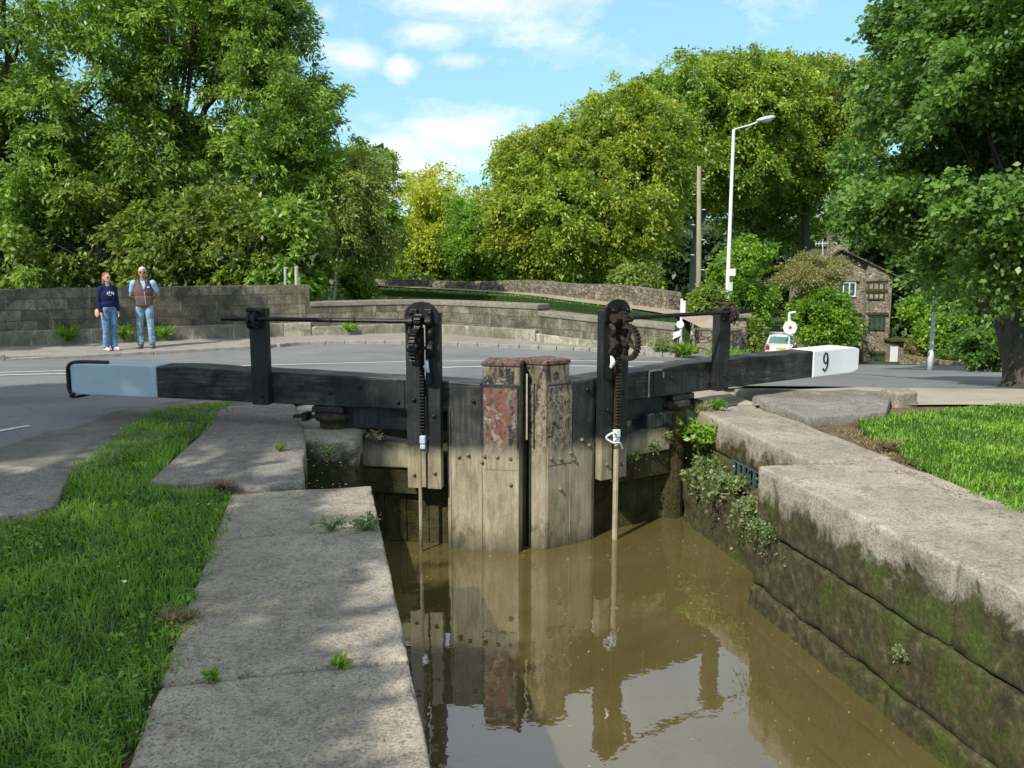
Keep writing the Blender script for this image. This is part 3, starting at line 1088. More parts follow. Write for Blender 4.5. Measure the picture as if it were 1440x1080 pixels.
# ---- painted lines
c1 = catmull([(-16, 9.8), (-10, 12.3), (-6.6, 14.1), (-3.4, 15.75), (-1.2, 16.6), (1.2, 16.7), (3.6, 15.9), (6.0, 15.2)], 6)
tag(strip('centre_line', c1, .13, M['marking'], .041), kind='structure')
tag(strip('lane_line', catmull([(-14.5, 9.6), (-9.5, 11.9), (-6.7, 13.2), (-4.6, 14.0)], 6), .13, M['marking'], .041), kind='structure')
tag(strip('lane_line', catmull([(-1.75, 14.35), (-.4, 14.95), (1.4, 15.0), (3.6, 14.3)], 6), .15, M['marking'], .041), kind='structure')
tag(strip('edge_line', catmull([(-14, 3.2), (-9, 4.9), (-5.1, 6.7), (-4.2, 7.6)], 5), .07, M['marking'], .041), kind='structure')

# ---- hard standing on the right of the lock
tag(drape('concrete_path', [W(3.9, 7.95)[:2], W(4.1, 9.2)[:2], (4.25, 10.75), (5.7, 10.3), (7.2, 9.85), (10, 9.3), (10.5, 8.5), (6.5, 8.7), (5.1, 8.5), (4.6, 8.7), (3.2, 8.6)], M['concrete'], .045, .3, wob=.07), kind='structure')
tag(drape('tarmac_patch', [W(-.6, 9.4)[:2], W(3.9, 9.4)[:2], (2.9, 10.95), (.2, 10.75), (-2.1, 9.9)], M['concrete'], .03, .4), kind='structure')

# ---- turf
grassL = [G(*q) for q in [(322, 694), (308, 760), (272, 850), (240, 940)]] + [(-1.15, 2.4), (-1.2, 1.2), (-4.2, 1.2), (-3.9, 3.2)] + [(-3.1, 4.4)] + [G(*q) for q in [(-40, 742), (72, 722), (100, 662), (165, 612), (215, 578), (268, 569), (330, 566), (300, 590), (232, 655), (205, 684)]]
grassR = [G(1440, 722), G(1330, 672), G(1275, 648), G(1262, 630), G(1205, 600), G(1215, 588), G(1262, 580), G(1340, 574), G(1440, 566), (9, 8.1), (9, 1.5), (3.3, 2.2)]
tag(drape('lawn_left', grassL, M['turf'], .035, .3, wob=.05), kind='structure')
tag(drape('lawn_right', grassR, M['turf'], .035, .3, wob=.05), kind='structure')
dn = lambda x, y: 7600 / (max(2.6, math.hypot(x, y)) / 3) ** 1.15
o = blades('grass', grassL, dn, .056, .0056, M['grass'], 3, lambda x, y: -.015, lean=.9)
tag(o, 'green mown grass with longer tufts in the dappled shade on the left bank', 'grass', kind='stuff')
o = blades('grass', grassR, lambda x, y: 7000 / (max(4, math.hypot(x, y)) / 4), .040, .0058, M['grass'], 4, lambda x, y: -.015, lean=.8)
tag(o, 'sunlit short green grass on the right bank', 'grass', kind='stuff')


def band(poly_pts, w, sgn=1):
    out = []
    n = len(poly_pts)
    for i, p in enumerate(poly_pts):
        a, b_ = poly_pts[max(0, i - 1)], poly_pts[min(n - 1, i + 1)]
        dx, dy = b_[0] - a[0], b_[1] - a[1]
        L = math.hypot(dx, dy)
        out.append((p[0] - dy / L * w * sgn, p[1] + dx / L * w * sgn))
    return poly_pts + out[::-1]


edgeR = [G(1440, 735), G(1345, 690), G(1285, 662), G(1268, 640), G(1200, 600)]
o = blades('dry_grass', band(edgeR, .13, 1), lambda x, y: 2600, .028, .006, M['drygrass'], 11, lambda x, y: -.02, lean=1.6)
tag(o, 'dry cut grass littered along the edge of the right lawn', 'dry grass', kind='stuff')
edgeL = [G(322, 694), G(308, 760), G(270, 850), G(236, 940), (-1.12, 2.5)]
o = blades('dry_grass', band(edgeL, .10, 1), lambda x, y: 900, .03, .005, M['drygrass'], 12, lambda x, y: -.02, lean=1.6)
tag(o, 'dry grass wisps between the left lawn and the coping', 'dry grass', kind='stuff')

# broad-leaved weeds in the turf
rgc = np.random.default_rng(9)
pc = []
while len(pc) < 2600:
    x_, y_ = rgc.uniform(-4, -.9), rgc.uniform(1.6, 8.6)
    if pip(x_, y_, grassL) and noise.noise(Vector((x_ * 2.6, y_ * 2.6, 6))) > .12:
        pc.append((x_, y_, rgc.uniform(.012, .045)))
o = leaf_mesh('clover', np.array(pc), (0, 0, 2.2), .024, .019, M['shrub'], rgc)
tag(o, 'small broad clover and plantain leaves low in the left lawn', 'clover', kind='stuff')

# ---- lock water
m, nt, b, P, g = mat_new('silty_lock_water')
mud = nt.ramp(nt.noise(P, .9, 5, .6, .6), [(.3, (.098, .076, .024)), (.55, (.126, .099, .034)), (.75, (.15, .12, .046))])
nt.link(mud, b.inputs['Base Color'])
b.inputs['Roughness'].default_value = .7
b.inputs['Specular IOR Level'].default_value = 0
rip = nt.math('ADD', nt.noise(P, 4.5, 3, .5), nt.math('MULTIPLY', nt.noise(P, 17, 2, .5), .22))
bn = nt.bump(rip, .028, .05)
gl_ = nt.add('ShaderNodeBsdfGlossy')
gl_.inputs['Roughness'].default_value = .02
gl_.inputs['Color'].default_value = (.95, .95, .97, 1)
nt.link(bn, gl_.inputs['Normal'])
fr = nt.add('ShaderNodeFresnel')
fr.inputs['IOR'].default_value = 2.35
nt.link(bn, fr.inputs['Normal'])
mx = nt.add('ShaderNodeMixShader')
nt.link(nt.math('MULTIPLY', fr.outputs[0], 1.25, clamp=True), mx.inputs[0])
nt.link(b.outputs[0], mx.inputs[1])
nt.link(gl_.outputs[0], mx.inputs[2])
nt.link(mx.outputs[0], nt.n['Material Output'].inputs[0])
M['water'] = m
wm = MB()
wm.add([W(-.6, -9, WATER_Z), W(3.9, -9, WATER_Z), W(3.9, 9.9, WATER_Z), W(-.6, 9.9, WATER_Z)], [(0, 1, 2, 3)])
tag(wm.build('lock_water', M['water'], fix=False), kind='structure')

m, nt, b, P, g = mat_new('canal_water')
b.inputs['Base Color'].default_value = (.03, .035, .015, 1)
b.inputs['Roughness'].default_value = .06
nt.link(nt.bump(nt.noise(P, 2.0, 3, .5), .15, .1), b.inputs['Normal'])
M['canal'] = m
tag(drape('canal_water', [(-16, 24.5), (-1, 24), (2.0, 23.2), (3.6, 23.6), (3.4, 25.9), (2.1, 29.4), (.2, 33.6), (-4.2, 37.8), (-8.8, 41.6), (-20, 44)], M['canal'], 0, 3, zf=lambda x, y: -.31), kind='structure')
bank = [(3.6, 22.8), (3.1, 25.2), (1.7, 28.7), (-.15, 32.8), (-4.5, 37.1), (-9, 40.8), (-20, 43), (-20, 48), (-9.5, 46.5), (-5.2, 43), (.4, 36.5), (2.6, 30.6), (4.6, 25.4), (4.5, 22.4)]
tag(drape('canal_bank', bank, M['turf'], 0, .8, zf=lambda x, y: -.17 + .03 * noise.noise(Vector((x, y, 2))), thick=.9, wob=.15), kind='structure')
tp = [(4.9, 20.8), (4.6, 22.4), (3.95, 25.0), (2.35, 29.2), (.3, 34.4), (-4.9, 40.6), (-9.5, 44.8)]
tag(strip('towpath', catmull(tp, 4), .9, M['path'], 0, zf=lambda x, y: -.13 if y > 22.4 else -.30 + .17 * (y - 20.8) / 1.6), kind='structure')
o = blades('bank_grass', band(catmull([(3.2, 25.0), (1.8, 28.6), (-.1, 32.7), (-4.4, 37.0), (-8.9, 40.7)], 3), 1.2, -1), lambda x, y: 95, .08, .028, M['grass'], 21, lambda x, y: -.19, lean=.7)
tag(o, 'rough grass growing along the far canal bank', 'grass', kind='stuff')
tag(strip('footpath', catmull([(11.7, 44), (11.5, 50), (12.2, 58), (13.5, 66)], 4), 1.6, M['path'], .05, zf=lambda x, y: ground_z(x, y) + max(0, y - 46) * .07), kind='structure')

# ================================================================== LOCK WALLS
def lock_wall(name, label, face, outer, ss, nm, recess=None, side=1):
    root = empty(name, W(face, ss[0], 0), label, 'lock wall')
    k = 0
    for s0, s1 in zip(ss[:-1], ss[1:]):
        n0, n1 = sorted((face, outer))
        j = random.uniform(-.012, .012)
        rough_block('coping_stone', [(n0 + (0 if side < 0 else j), s0 + .003), (n1 + (j if side < 0 else 0), s0 + .003), (n1 + (j if side < 0 else 0), s1 - .003), (n0 + (0 if side < 0 else j), s1 - .003)],
                    -.44, random.uniform(-.004, .006), M['coping'], root, r=.014 if side < 0 else .022, h=.045, amp=.006 if side < 0 else .010, seed=k + side * 3, top=.010)
        k += 1
    lo = -.44
    for hi_, lo_, sh, proud in ((-.445, -.85, .7, .02), (-.855, -1.5, .1, .045)):
        q = ss[0] - sh
        while q < ss[-1]:
            q2 = min(q + random.uniform(1.7, 2.5), ss[-1])
            if ss[-1] - q2 < .4:
                q2 = ss[-1]
            n0, n1 = (face - proud, face + .6) if side > 0 else (face - .6, face + proud)
            rough_block('wall_stone', [(n0, q + .004), (n1, q + .004), (n1, q2 - .004), (n0, q2 - .004)], lo_, hi_, M['coping'], root, r=.012, h=.05, amp=.016, seed=k, freq=5)
            k += 1
            q = q2
    return root


LW = lock_wall('lock_wall', 'left lock wall topped with broad worn coping stones beside the grass', .263, -.60, [-6, -4.2, -2.6, -1.0, .55, 1.75, 3.1, 4.72, 5.62], 'l', side=-1)
RW = lock_wall('lock_wall', 'right lock wall of big mossy sandstone blocks above the brown water', 2.97, 4.0, [-6, -4, -2.2, -.3, 1.55, 3.6, 5.62], 'r', side=1)
# recess and tail of the right wall
rough_block('coping_stone', [(3.40, 5.64), (4.06, 5.64), (4.10, 7.78), (3.45, 7.78)], -.30, .0, M['coping'], RW, r=.022, h=.05, amp=.009, seed=51, top=.010)
rough_block('wall_stone', [(3.42, 5.64), (4.0, 5.64), (4.0, 6.35), (3.42, 6.35)], -1.5, -.305, M['coping'], RW, r=.03, h=.06, amp=.02, seed=52)
rough_block('wall_stone', [(3.42, 6.95), (4.0, 6.95), (4.0, 7.9), (3.42, 7.9)], -1.5, -.305, M['coping'], RW, r=.03, h=.06, amp=.02, seed=53)
rough_block('wall_stone', [(3.42, 6.352), (4.0, 6.352), (4.0, 6.948), (3.42, 6.948)], -1.5, -.45, M['coping'], RW, r=.03, h=.06, amp=.02, seed=54)
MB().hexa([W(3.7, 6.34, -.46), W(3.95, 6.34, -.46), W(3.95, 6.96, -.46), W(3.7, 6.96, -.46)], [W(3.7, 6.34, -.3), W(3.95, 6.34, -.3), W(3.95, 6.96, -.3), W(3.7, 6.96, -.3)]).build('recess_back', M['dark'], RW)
rough_block('ledge_stone', [(3.22, 5.64), (3.60, 5.64), (3.60, 7.62), (3.25, 7.62)], -1.5, -.52, M['coping'], RW, r=.05, h=.06, amp=.03, seed=55, freq=5)
rough_block('quoin_stone', [(3.33, 7.80), (4.1, 7.80), (4.1, 10.0), (3.33, 10.0)], -1.5, .012, M['coping'], RW, r=.04, h=.09, amp=.02, seed=56)
# left recess and tail
rough_block('coping_stone', [(-.16, 5.66), (-1.16, 6.0), (-1.03, 7.35), (-.17, 7.35)][::-1], -.44, .012, M['slab'], LW, r=.03, h=.06, amp=.014, seed=61, top=.015)
rough_block('coping_stone', [(-.17, 7.36), (-1.03, 7.36), (-1.0, 8.9), (-.3, 8.9)][::-1], -.44, .004, M['slab'], LW, r=.03, h=.06, amp=.014, seed=62, top=.015)
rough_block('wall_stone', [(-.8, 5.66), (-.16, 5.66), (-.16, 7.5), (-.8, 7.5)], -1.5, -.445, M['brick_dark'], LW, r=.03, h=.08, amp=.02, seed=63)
rough_block('quoin_stone', [(-.30, 7.35), (.22, 7.15), (.34, 7.75), (-.30, 7.75)], -1.5, -.02, M['coping'], LW, r=.03, h=.05, amp=.014, seed=64)
rough_block('quoin_stone', [(-.31, 7.76), (-.05, 7.76), (-.05, 10.0), (-.31, 10.0)], -1.5, -.04, M['coping'], LW, r=.03, h=.09, amp=.014, seed=65)
# headwall of the road bridge under which the tail of the lock runs
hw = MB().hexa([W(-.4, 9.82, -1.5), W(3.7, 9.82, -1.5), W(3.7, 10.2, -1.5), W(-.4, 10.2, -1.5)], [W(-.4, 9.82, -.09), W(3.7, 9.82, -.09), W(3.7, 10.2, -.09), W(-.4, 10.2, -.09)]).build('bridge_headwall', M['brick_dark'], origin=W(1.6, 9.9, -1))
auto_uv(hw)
tag(hw, 'stone headwall of the road bridge behind the gates, coloured dark for shade', 'wall')

# stone slabs about the lock
o = rough_block('stone_slab', [NS(*G(*q)) for q in [(-60, 742), (74, 716), (104, 664), (-20, 652)]], -.2, .012, M['slab'], r=.02, h=.07, amp=.012, seed=71, top=.01, origin=G(30, 690) + (0,))
tag(o, 'grey stone slab set in the grass at the left edge beside the road', 'slab')
o = rough_block('stone_slab', [(4.12, 6.95), (5.0, 7.1), (5.78, 8.12), (4.2, 8.55)], -.2, .055, M['slab'], r=.02, h=.07, amp=.012, seed=72, top=.01, origin=W(4.8, 8.2, 0))
tag(o, 'dark grey slab with broken edge behind the right coping under the white beam end', 'slab')
o = rough_block('stone_slab', [(3.50, 7.9), (4.1, 7.9), (4.18, 9.3), (3.5, 9.3)], -.2, .03, M['concrete'], r=.02, h=.07, amp=.012, seed=73, top=.01, origin=W(3.8, 8.6, 0))
tag(o, 'pale concrete slab in the shadow beneath the right balance beam', 'slab')
o = rough_block('stone_block', [(5.46, 7.62), (5.75, 7.66), (5.82, 7.95), (5.50, 7.95)], -.1, .12, M['coping'], r=.03, h=.03, amp=.02, seed=74, origin=W(5.6, 7.8, 0))
tag(o, 'broken stump of rough stone on the pale concrete by the right lawn', 'stone')

gr = MB()
for i in range(7):
    q = 6.36 + i * .095
    gr.box(W(3.43, q, -.375), (.022, .022, .155), YAW)
gr.hexa([W(3.42, 6.33, -.30), W(3.45, 6.33, -.30), W(3.45, 6.96, -.30), W(3.42, 6.96, -.30)], [W(3.42, 6.33, -.285), W(3.45, 6.33, -.285), W(3.45, 6.96, -.285), W(3.42, 6.96, -.285)])
o = gr.build('iron_grille', M['grille'], origin=W(3.43, 6.6, -.45))
tag(o, 'small barred grille over the culvert slot in the right recess wall', 'grille')

# ================================================================== LOCK GATES
AP = W(1.63, 6.97)
MIT = R(22.5)


def gate(side, label):
    e = Vector(W(side * math.cos(MIT), math.sin(MIT)))
    bk = Vector(W(-side * math.sin(MIT), math.cos(MIT)))
    A = Vector(AP)

    def P(k, d, z):
        q = A + e * k + bk * d
        return (q.x, q.y, z)
    root = empty('lock_gate', P(1.72, .15, -1.3), label, 'lock gate', 'pair of mitred lock gates')

    def box(mb, k0, k1, d0, d1, z0, z1, z0b=None, z1b=None):
        z0b = z0 if z0b is None else z0b
        z1b = z1 if z1b is None else z1b
        return mb.hexa([P(k0, d0, z0), P(k1, d0, z0b), P(k1, d1, z0b), P(k0, d1, z0)], [P(k0, d0, z1), P(k1, d0, z1b), P(k1, d1, z1b), P(k0, d1, z1)])
    ang = math.atan2(e.y, e.x)
    L = side < 0
    # --- balance beam (a long timber, subdivided so that its edges can wander)
    kend = 4.19 if L else 4.42
    kp = 3.34 if L else 3.63
    zt = lambda k: .405 + .085 * min(1, k / 3.0) if L else .40 + .06 * min(1, k / 2.0)
    zb = lambda k: .155 + .065 * min(1, k / 4.0) if L else .185

    def timber(k0, k1, dd, ztf, zbf, amp, steps, mat, name, parent, bevel):
        mb = MB()
        for q in range(steps + 1):
            k = k0 + (k1 - k0) * q / steps
            w = [noise.noise(Vector((k * 3.1, i * 4.2, side * 3.0))) * amp for i in range(4)]
            mb.v += [P(k, dd[0] + w[0], zbf(k)), P(k, dd[1], zbf(k) + w[1]), P(k, dd[1], ztf(k) + w[2] * .6), P(k, dd[0] + w[0], ztf(k) + w[3])]
            if q:
                b = 4 * q
                for i in range(4):
                    j = (i + 1) % 4
                    mb.f.append((b - 4 + i, b - 4 + j, b + j, b + i))
        mb.f += [(0, 1, 2, 3), tuple(4 * steps + i for i in (3, 2, 1, 0))]
        return mb.build(name, mat, parent, bevel=bevel)
    beam = timber(.41 if L else .42, kp, (.0, .27), zt, zb, .012, 60, M['beam'], 'balance_beam', root, .012)
    pe = timber(kp + .001, kend, (-.008, .275), lambda k: zt(k) + .006 - (.02 if L else .03) * smooth(kend - .12, kend, k), lambda k: zb(k) - .006 + (.015 if L else .03) * smooth(kend - .12, kend, k), .002, 10, M['white_shaded'] if L else M['white'], 'painted_end', beam, .012)
    if L:
        pe['label'] = 'white painted beam end, toned blue-grey as if shaded'
        hp = MB()
        hoop = [P(kend - .03, -.012, zb(kend) - .012), P(kend + .014, -.014, zb(kend) + .03), P(kend + .018, -.014, .35), P(kend + .014, -.012, zt(kend) - .03), P(kend - .03, .0, zt(kend) + .012), P(kend - .14, .03, zt(kend) + .020), P(kend - .36, .04, zt(kend) + .018)]
        hp.tube(catmull(hoop, 4), .016, 7)
        hoop = [P(kend + .012, -.02, zb(kend) - .015), P(kend - .02, .0, zb(kend) - .03), P(kend - .10, .1, zb(kend) - .02)]
        hp.tube(catmull(hoop, 4), .012, 7)
        box(hp, kend + .002, kend + .018, .0, .26, zb(kend) - .01, zt(kend) - .03)
        hp.build('end_strap', M['iron'], pe)
    else:
        pe['label'] = 'bright white beam end with a black 9'
        kc, zc = 3.83, .335
        num = MB()
        nseg = 28
        ow, oh, iw, ih = .047, .062, .019, .046
        cz_ = zc + .040
        for t in range(nseg):
            a_ = 2 * math.pi * t / nseg
            num.v.append(P(kc + ow * math.cos(a_), -.0125, cz_ + oh * math.sin(a_)))
            num.v.append(P(kc + iw * math.cos(a_), -.0125, cz_ + ih * math.sin(a_)))
        for t in range(nseg):
            j = (t + 1) % nseg
            num.f.append((2 * t, 2 * t + 1, 2 * j + 1, 2 * j))
        tail = catmull([(.033, .040), (.036, .0), (.030, -.045), (.008, -.085), (-.018, -.094), (-.036, -.080)], 4)
        wid = [.013 - .007 * abs(i / (len(tail) - 1) * 1.2 - .2) for i in range(len(tail))]
        b0 = len(num.v)
        for i, (q, z_) in enumerate(tail):
            a1, a2 = tail[max(0, i - 1)], tail[min(len(tail) - 1, i + 1)]
            dx_, dz_ = a2[0] - a1[0], a2[1] - a1[1]
            l_ = math.hypot(dx_, dz_)
            for sg in (-1, 1):
                num.v.append(P(kc + q - sg * dz_ / l_ * wid[i], -.0135, zc + z_ + sg * dx_ / l_ * wid[i]))
            if i:
                num.f.append((b0 + 2 * i - 2, b0 + 2 * i - 1, b0 + 2 * i + 1, b0 + 2 * i))
        b0 = len(num.v)
        for t in range(12):
            num.v.append(P(kc - .033 + .014 * math.cos(t * math.pi / 6), -.0145, zc - .074 + .014 * math.sin(t * math.pi / 6)))
        num.f.append(tuple(range(b0, b0 + 12)))
        num.build('numeral', M['number'], pe, fix=False)
    # --- flat sheathing plates bolted on the beam
    pl = MB()
    if L:
        box(pl, 1.06, 1.68, -.012, -.001, zb(1.3) + .012, zt(1.3) - .01)
    else:
        box(pl, 1.36, 1.72, -.010, -.001, zb(1.5) + .004, zt(1.5) - .03)
        box(pl, 1.725, 1.95, -.006, -.001, zb(1.5) + .004, zt(1.5) - .03)
    pl.build('beam_plate', M['black'], beam, bevel=.004)
    if not L:
        st = MB()
        st.tube(catmull([P(1.30, -.012, .19), P(1.30, -.014, .40), P(1.33, -.014, .43), P(1.46, -.012, .432)], 5), .008, 6)
        box(st, 1.47, 1.485, -.016, -.008, .36, .41)
        st.build('edge_strip', M['steel_rod'], beam)
    # --- mitre post and its red top
    mb = MB()
    if L:
        box(mb, .085, .40, -.0, .30, -1.4, .56)
    else:
        prof = [(.088, .13), (.165, .0), (.41, .0), (.41, .30), (.088, .30)]
        mb.hexa([P(k, d, -1.4) for k, d in prof], [P(k, d, .56) for k, d in prof])
    mp = mb.build('mitre_post', M['mitre'], root, bevel=.012)
    mb = MB()
    if L:
        box(mb, .079, .408, -.007, .31, .562, .598)
    else:
        prof = [(.083, .127), (.163, -.006), (.417, -.006), (.417, .31), (.083, .31)]
        mb.hexa([P(k, d, .562) for k, d in prof], [P(k, d, .602) for k, d in prof])
    mb.build('post_cap', M['cap'], mp, bevel=.01)
    if L:
        mb = MB()
        mb.tube([P(.035, .05, -.05), P(.035, .05, .50)], .008, 6)
        mb.build('rubbing_strip', M['steel_rod'], mp)
        mb = MB()
        box(mb, .005, .060, .16, .24, -1.4, .50)
        mb.build('gap_shade_strip', M['dark'], mp)  # dark strip that paints the shade in the gap between the posts
    # --- flush planks beside the mitre post
    mb = MB()
    if L:
        box(mb, .09, .3995, -.016, -.002, -1.4, .415)
        box(mb, .4005, .665, -.013, .05, -1.4, .395)
        box(mb, .669, .70, -.004, .05, -1.4, .20)
    else:
        box(mb, .168, .4025, -.016, -.002, -1.4, .405)
        box(mb, .4035, .655, -.016, .05, -1.4, .395, None, .41)
        box(mb, .658, .69, -.004, .05, -1.4, .25)
    mb.build('front_planks', M['mitre'] if 0 else M['plate'], root, bevel=.006)
    # peeling paint sheet on the post (thin board in the same timber)
    mb = MB()
    if L:
        box(mb, .105, .385, -.021, -.0165, -.30, .385)
    else:
        box(mb, .168, .42, -.021, -.0165, -.28, .388)
    mb.build('post_board', M['mitre_red'] if L else M['mitre'], mp)
    # --- recessed planking and rails out to the heel
    mb = MB()
    for q in range(5):
        box(mb, .70 + q * .2, .695 + (q + 1) * .2, .10 + .004 * (q % 2), .17, -1.4, -.2)
    box(mb, .96, 1.62, .03, .098, -.56, -.345)
    mb.build('rear_planks', M['mossplank'], root, bevel=.006)
    mb = MB()
    box(mb, .70, 1.62, .085, .2, -.02, .17)
    mb.build('upper_rail', M['black'], root, bevel=.008)
    mb = MB()
    box(mb, 1.0, 1.60, .0, .2, -.33, -.13, -.33, -.05)
    if not L:
        box(mb, 1.30, 1.62, .0, .22, -.12, .035)
    mb.build('middle_rail', M['plate'], root, bevel=.015)
    mb = MB()
    mb.tube([P(1.74, .14, -1.4), P(1.74, .14, .19)], .135, 18)
    mb.build('heel_post', M['mossplank'], root, smooth_=False)
    mb = MB()
    mb.tube([P(1.74, .14, .045), P(1.74, .14, .075), P(1.74, .14, .11), P(1.74, .14, .125)], [.165, .185, .175, .15], 20)
    box(mb, 1.80, 2.12, .1, .17, .05, .075)
    box(mb, 1.98, 2.03, .07, .2, .03, .10)
    mb.build('anchor_collar', M['rusty_iron'], root, bevel=.004)
    mb = MB()
    box(mb, 1.62, 1.90, .0, .28, .125, zb(1.7) - .004)
    mb.build('packing', M['black'], root, bevel=.01)
    # --- paddle post: two tall planks with a slot, iron cheeks on top
    c = .875 if L else .83
    h = .145
    mb = MB()
    ztop = 1.00
    box(mb, c - h, c - .022, -.10, -.018, -.47, ztop)
    box(mb, c + .022, c + h, -.10, -.018, -.47, ztop)
    box(mb, c - .021, c + .021, -.05, -.018, -.47, .30)
    pp = mb.build('paddle_post', M['black'] if L else M['black'], root, bevel=.006)
    # top plate: half disc
    prof = [(-h, .70), (-h, .97), (-h * .93, 1.02), (-h * .72, 1.06), (-h * .4, 1.085), (0, 1.095), (h * .4, 1.085), (h * .72, 1.06), (h * .93, 1.02), (h, .97), (h, .70), (h * .25, .70), (h * .22, .93), (-h * .22, .93), (-h * .25, .70)]
    mb = MB()
    prof2 = [(-h, .90), (-h, .97), (-h * .93, 1.02), (-h * .72, 1.06), (-h * .4, 1.085), (0, 1.095), (h * .4, 1.085), (h * .72, 1.06), (h * .93, 1.02), (h, .97), (h, .90)]
    mb.hexa([P(c + k, -.118, z) for k, z in prof2], [P(c + k, -.102, z) for k, z in prof2])
    for sg in (-1, 1):
        box(mb, c + sg * .06 - .03, c + sg * .06 + .03, -.145, -.119, .90, 1.03)
    mb.build('top_plate', M['iron'], pp, bevel=.004)
    mb = MB()
    for sg in (-1, 1):
        # bearing brackets for the spindle and the wheel shaft
        mb.tube([P(c + sg * .075 - .022, -.175, .935), P(c + sg * .075 + .022, -.175, .935)], .038, 12)
        box(mb, c + sg * .075 - .02, c + sg * .075 + .02, -.175, -.105, .915, .965)
        mb.tube([P(c + sg * .085 - .02, -.17, .72), P(c + sg * .085 + .02, -.17, .72)], .034, 12)
        mb.tube(catmull([P(c + sg * .085, -.12, .88), P(c + sg * .085, -.165, .84), P(c + sg * .085, -.135, .77), P(c + sg * .085, -.17, .72), P(c + sg * .085, -.12, .64)], 5), .021, 7)
    mb.build('bearing_bracket', M['iron'] if L else M['rusty_iron'], pp)

    def gear(name, kc, dc, zc, r, teeth, wk, mat, parent, spokes=0, bore=.02):
        g = MB()
        n = teeth * 4
        rr = []
        for i in range(n):
            ph = i % 4
            rr.append(r if ph in (1, 2) else r * (.90 if r > .1 else .76))
        inner = r * .74 if spokes else 0
        ring = []
        for sidek in (-1, 1):
            for i in range(n):
                t = 2 * math.pi * i / n
                ring.append(P(kc + sidek * wk, dc + rr[i] * math.cos(t), zc + rr[i] * math.sin(t)))
        if spokes:
            for sidek in (-1, 1):
                for i in range(n):
                    t = 2 * math.pi * i / n
                    ring.append(P(kc + sidek * wk, dc + inner * math.cos(t), zc + inner * math.sin(t)))
        fs = []
        for i in range(n):
            j = (i + 1) % n
            fs.append((i, j, n + j, n + i))
            if spokes:
                fs.append((2 * n + i, 3 * n + i, 3 * n + j, 2 * n + j))
                fs.append((i, 2 * n + i, 2 * n + j, j))
                fs.append((n + i, n + j, 3 * n + j, 3 * n + i))
        if not spokes:
            fs.append(tuple(range(n)))
            fs.append(tuple(range(2 * n - 1, n - 1, -1)))
        g.add(ring, fs)
        for q in range(spokes):
            t = 2 * math.pi * q / spokes + .4
            dx, dz = math.cos(t), math.sin(t)
            g.tube([P(kc, dc + dx * .02, zc + dz * .02), P(kc, dc + dx * inner * 1.03, zc + dz * inner * 1.03)], [.02, .014], 6)
        if spokes:
            g.tube([P(kc - wk * 1.6, dc, zc), P(kc + wk * 1.6, dc, zc)], .035, 12)
        return g.build(name, mat, parent)
    gm_ = M['iron'] if L else M['rusty_iron']
    gw = gear('gear_wheel', c + .012, -.225, .735, .160, 30, .021, gm_, root, spokes=4)
    gear('pinion', c - .012 + .02, -.175, .935, .058, 10, .026, gm_, root)
    mb = MB()
    mb.tube([P(c - .10, -.235 + .06, .72), P(c + .10, -.235 + .06, .72)], .014, 8)
    mb.build('wheel_shaft', M['iron'], gw)
    # rack
    mb = MB()
    z0, z1 = (.0, .60) if L else (-.02, .60)
    box(mb, c - .016, c + .016, -.125, -.098, z0, z1 + .28)
    nt_ = 22
    for q in range(nt_):
        z = z0 + .035 + q * (z1 - z0 - .02) / nt_
        mb.hexa([P(c - .022, -.158, z), P(c + .022, -.158, z), P(c + .022, -.122, z - .006), P(c - .022, -.122, z - .006)],
                [P(c - .022, -.158, z + .010), P(c + .022, -.158, z + .010), P(c + .022, -.122, z + .018), P(c - .022, -.122, z + .018)])
    mb.build('rack', M['iron'] if L else M['rusty_iron'], root, bevel=.002)
    # joint and rod below
    mb = MB()
    zj = -.025 if L else -.04
    box(mb, c - .024, c + .024, -.15, -.10, zj - .055, zj + .012)
    box(mb, c - .022, c + .022, -.146, -.102, zj - .10, zj - .06)
    if L:
        j = mb.build('rod_joint', M['white_shaded'], root, bevel=.008)
    else:
        mb.tube(catmull([P(c - .02, -.15, zj - .05), P(c - .08, -.18, zj - .0), P(c - .13, -.14, zj - .04), P(c - .07, -.16, zj - .09), P(c, -.165, zj - .10), P(c + .05, -.15, zj - .16)], 5), .010, 6)
        j = mb.build('rod_joint', M['white'], root, bevel=.008)
    mb = MB()
    if L:
        mb.tube([P(c + .03, -.122, zj - .09), P(c + .03, -.122, -1.35)], .015, 8)
        box(mb, c - .02, c + .024, -.125, -.112, zj - .10, -.45)
    else:
        mb.tube([P(c, -.125, zj - .09), P(c, -.125, -1.35)], .024, 8)
    mb.build('paddle_rod', M['plate'] if L else M['steel_rod'], root)
    # pawl and its white catch
    mb = MB()
    mb.tube(catmull([P(c + (-.055 if L else -.10), -.15, .62), P(c + (-.05 if L else -.095), -.17, .57), P(c + (-.06 if L else -.10), -.15, .52)], 4), [.006, .01, .016, .02, .022, .02, .018, .015, .012][:9], 8)
    mb.build('catch', M['white'], root)
    mb = MB()
    box(mb, c + (-.085 if L else -.125), c + (-.035 if L else -.075), -.14, -.102, .42, .52)
    mb.build('catch_plate', M['iron'], root, bevel=.003)
    # --- spindle rod on its outer post
    k2 = 2.32 if L else 2.18
    mb = MB()
    ztp = 1.02 if L else .93
    box(mb, k2 - .075, k2 + .075, -.095, -.003, zb(k2) - .0, ztp)
    if not L:
        box(mb, k2 - .078, k2 - .066, -.10, -.09, zb(k2), ztp - .2)
    sp = mb.build('support_post', M['black'], root, bevel=.008)
    kr = 2.60 if L else 2.44
    mb = MB()
    mb.tube([P(c + .02, -.175, .935), P(kr - .12, -.175, .935)], .019, 10)
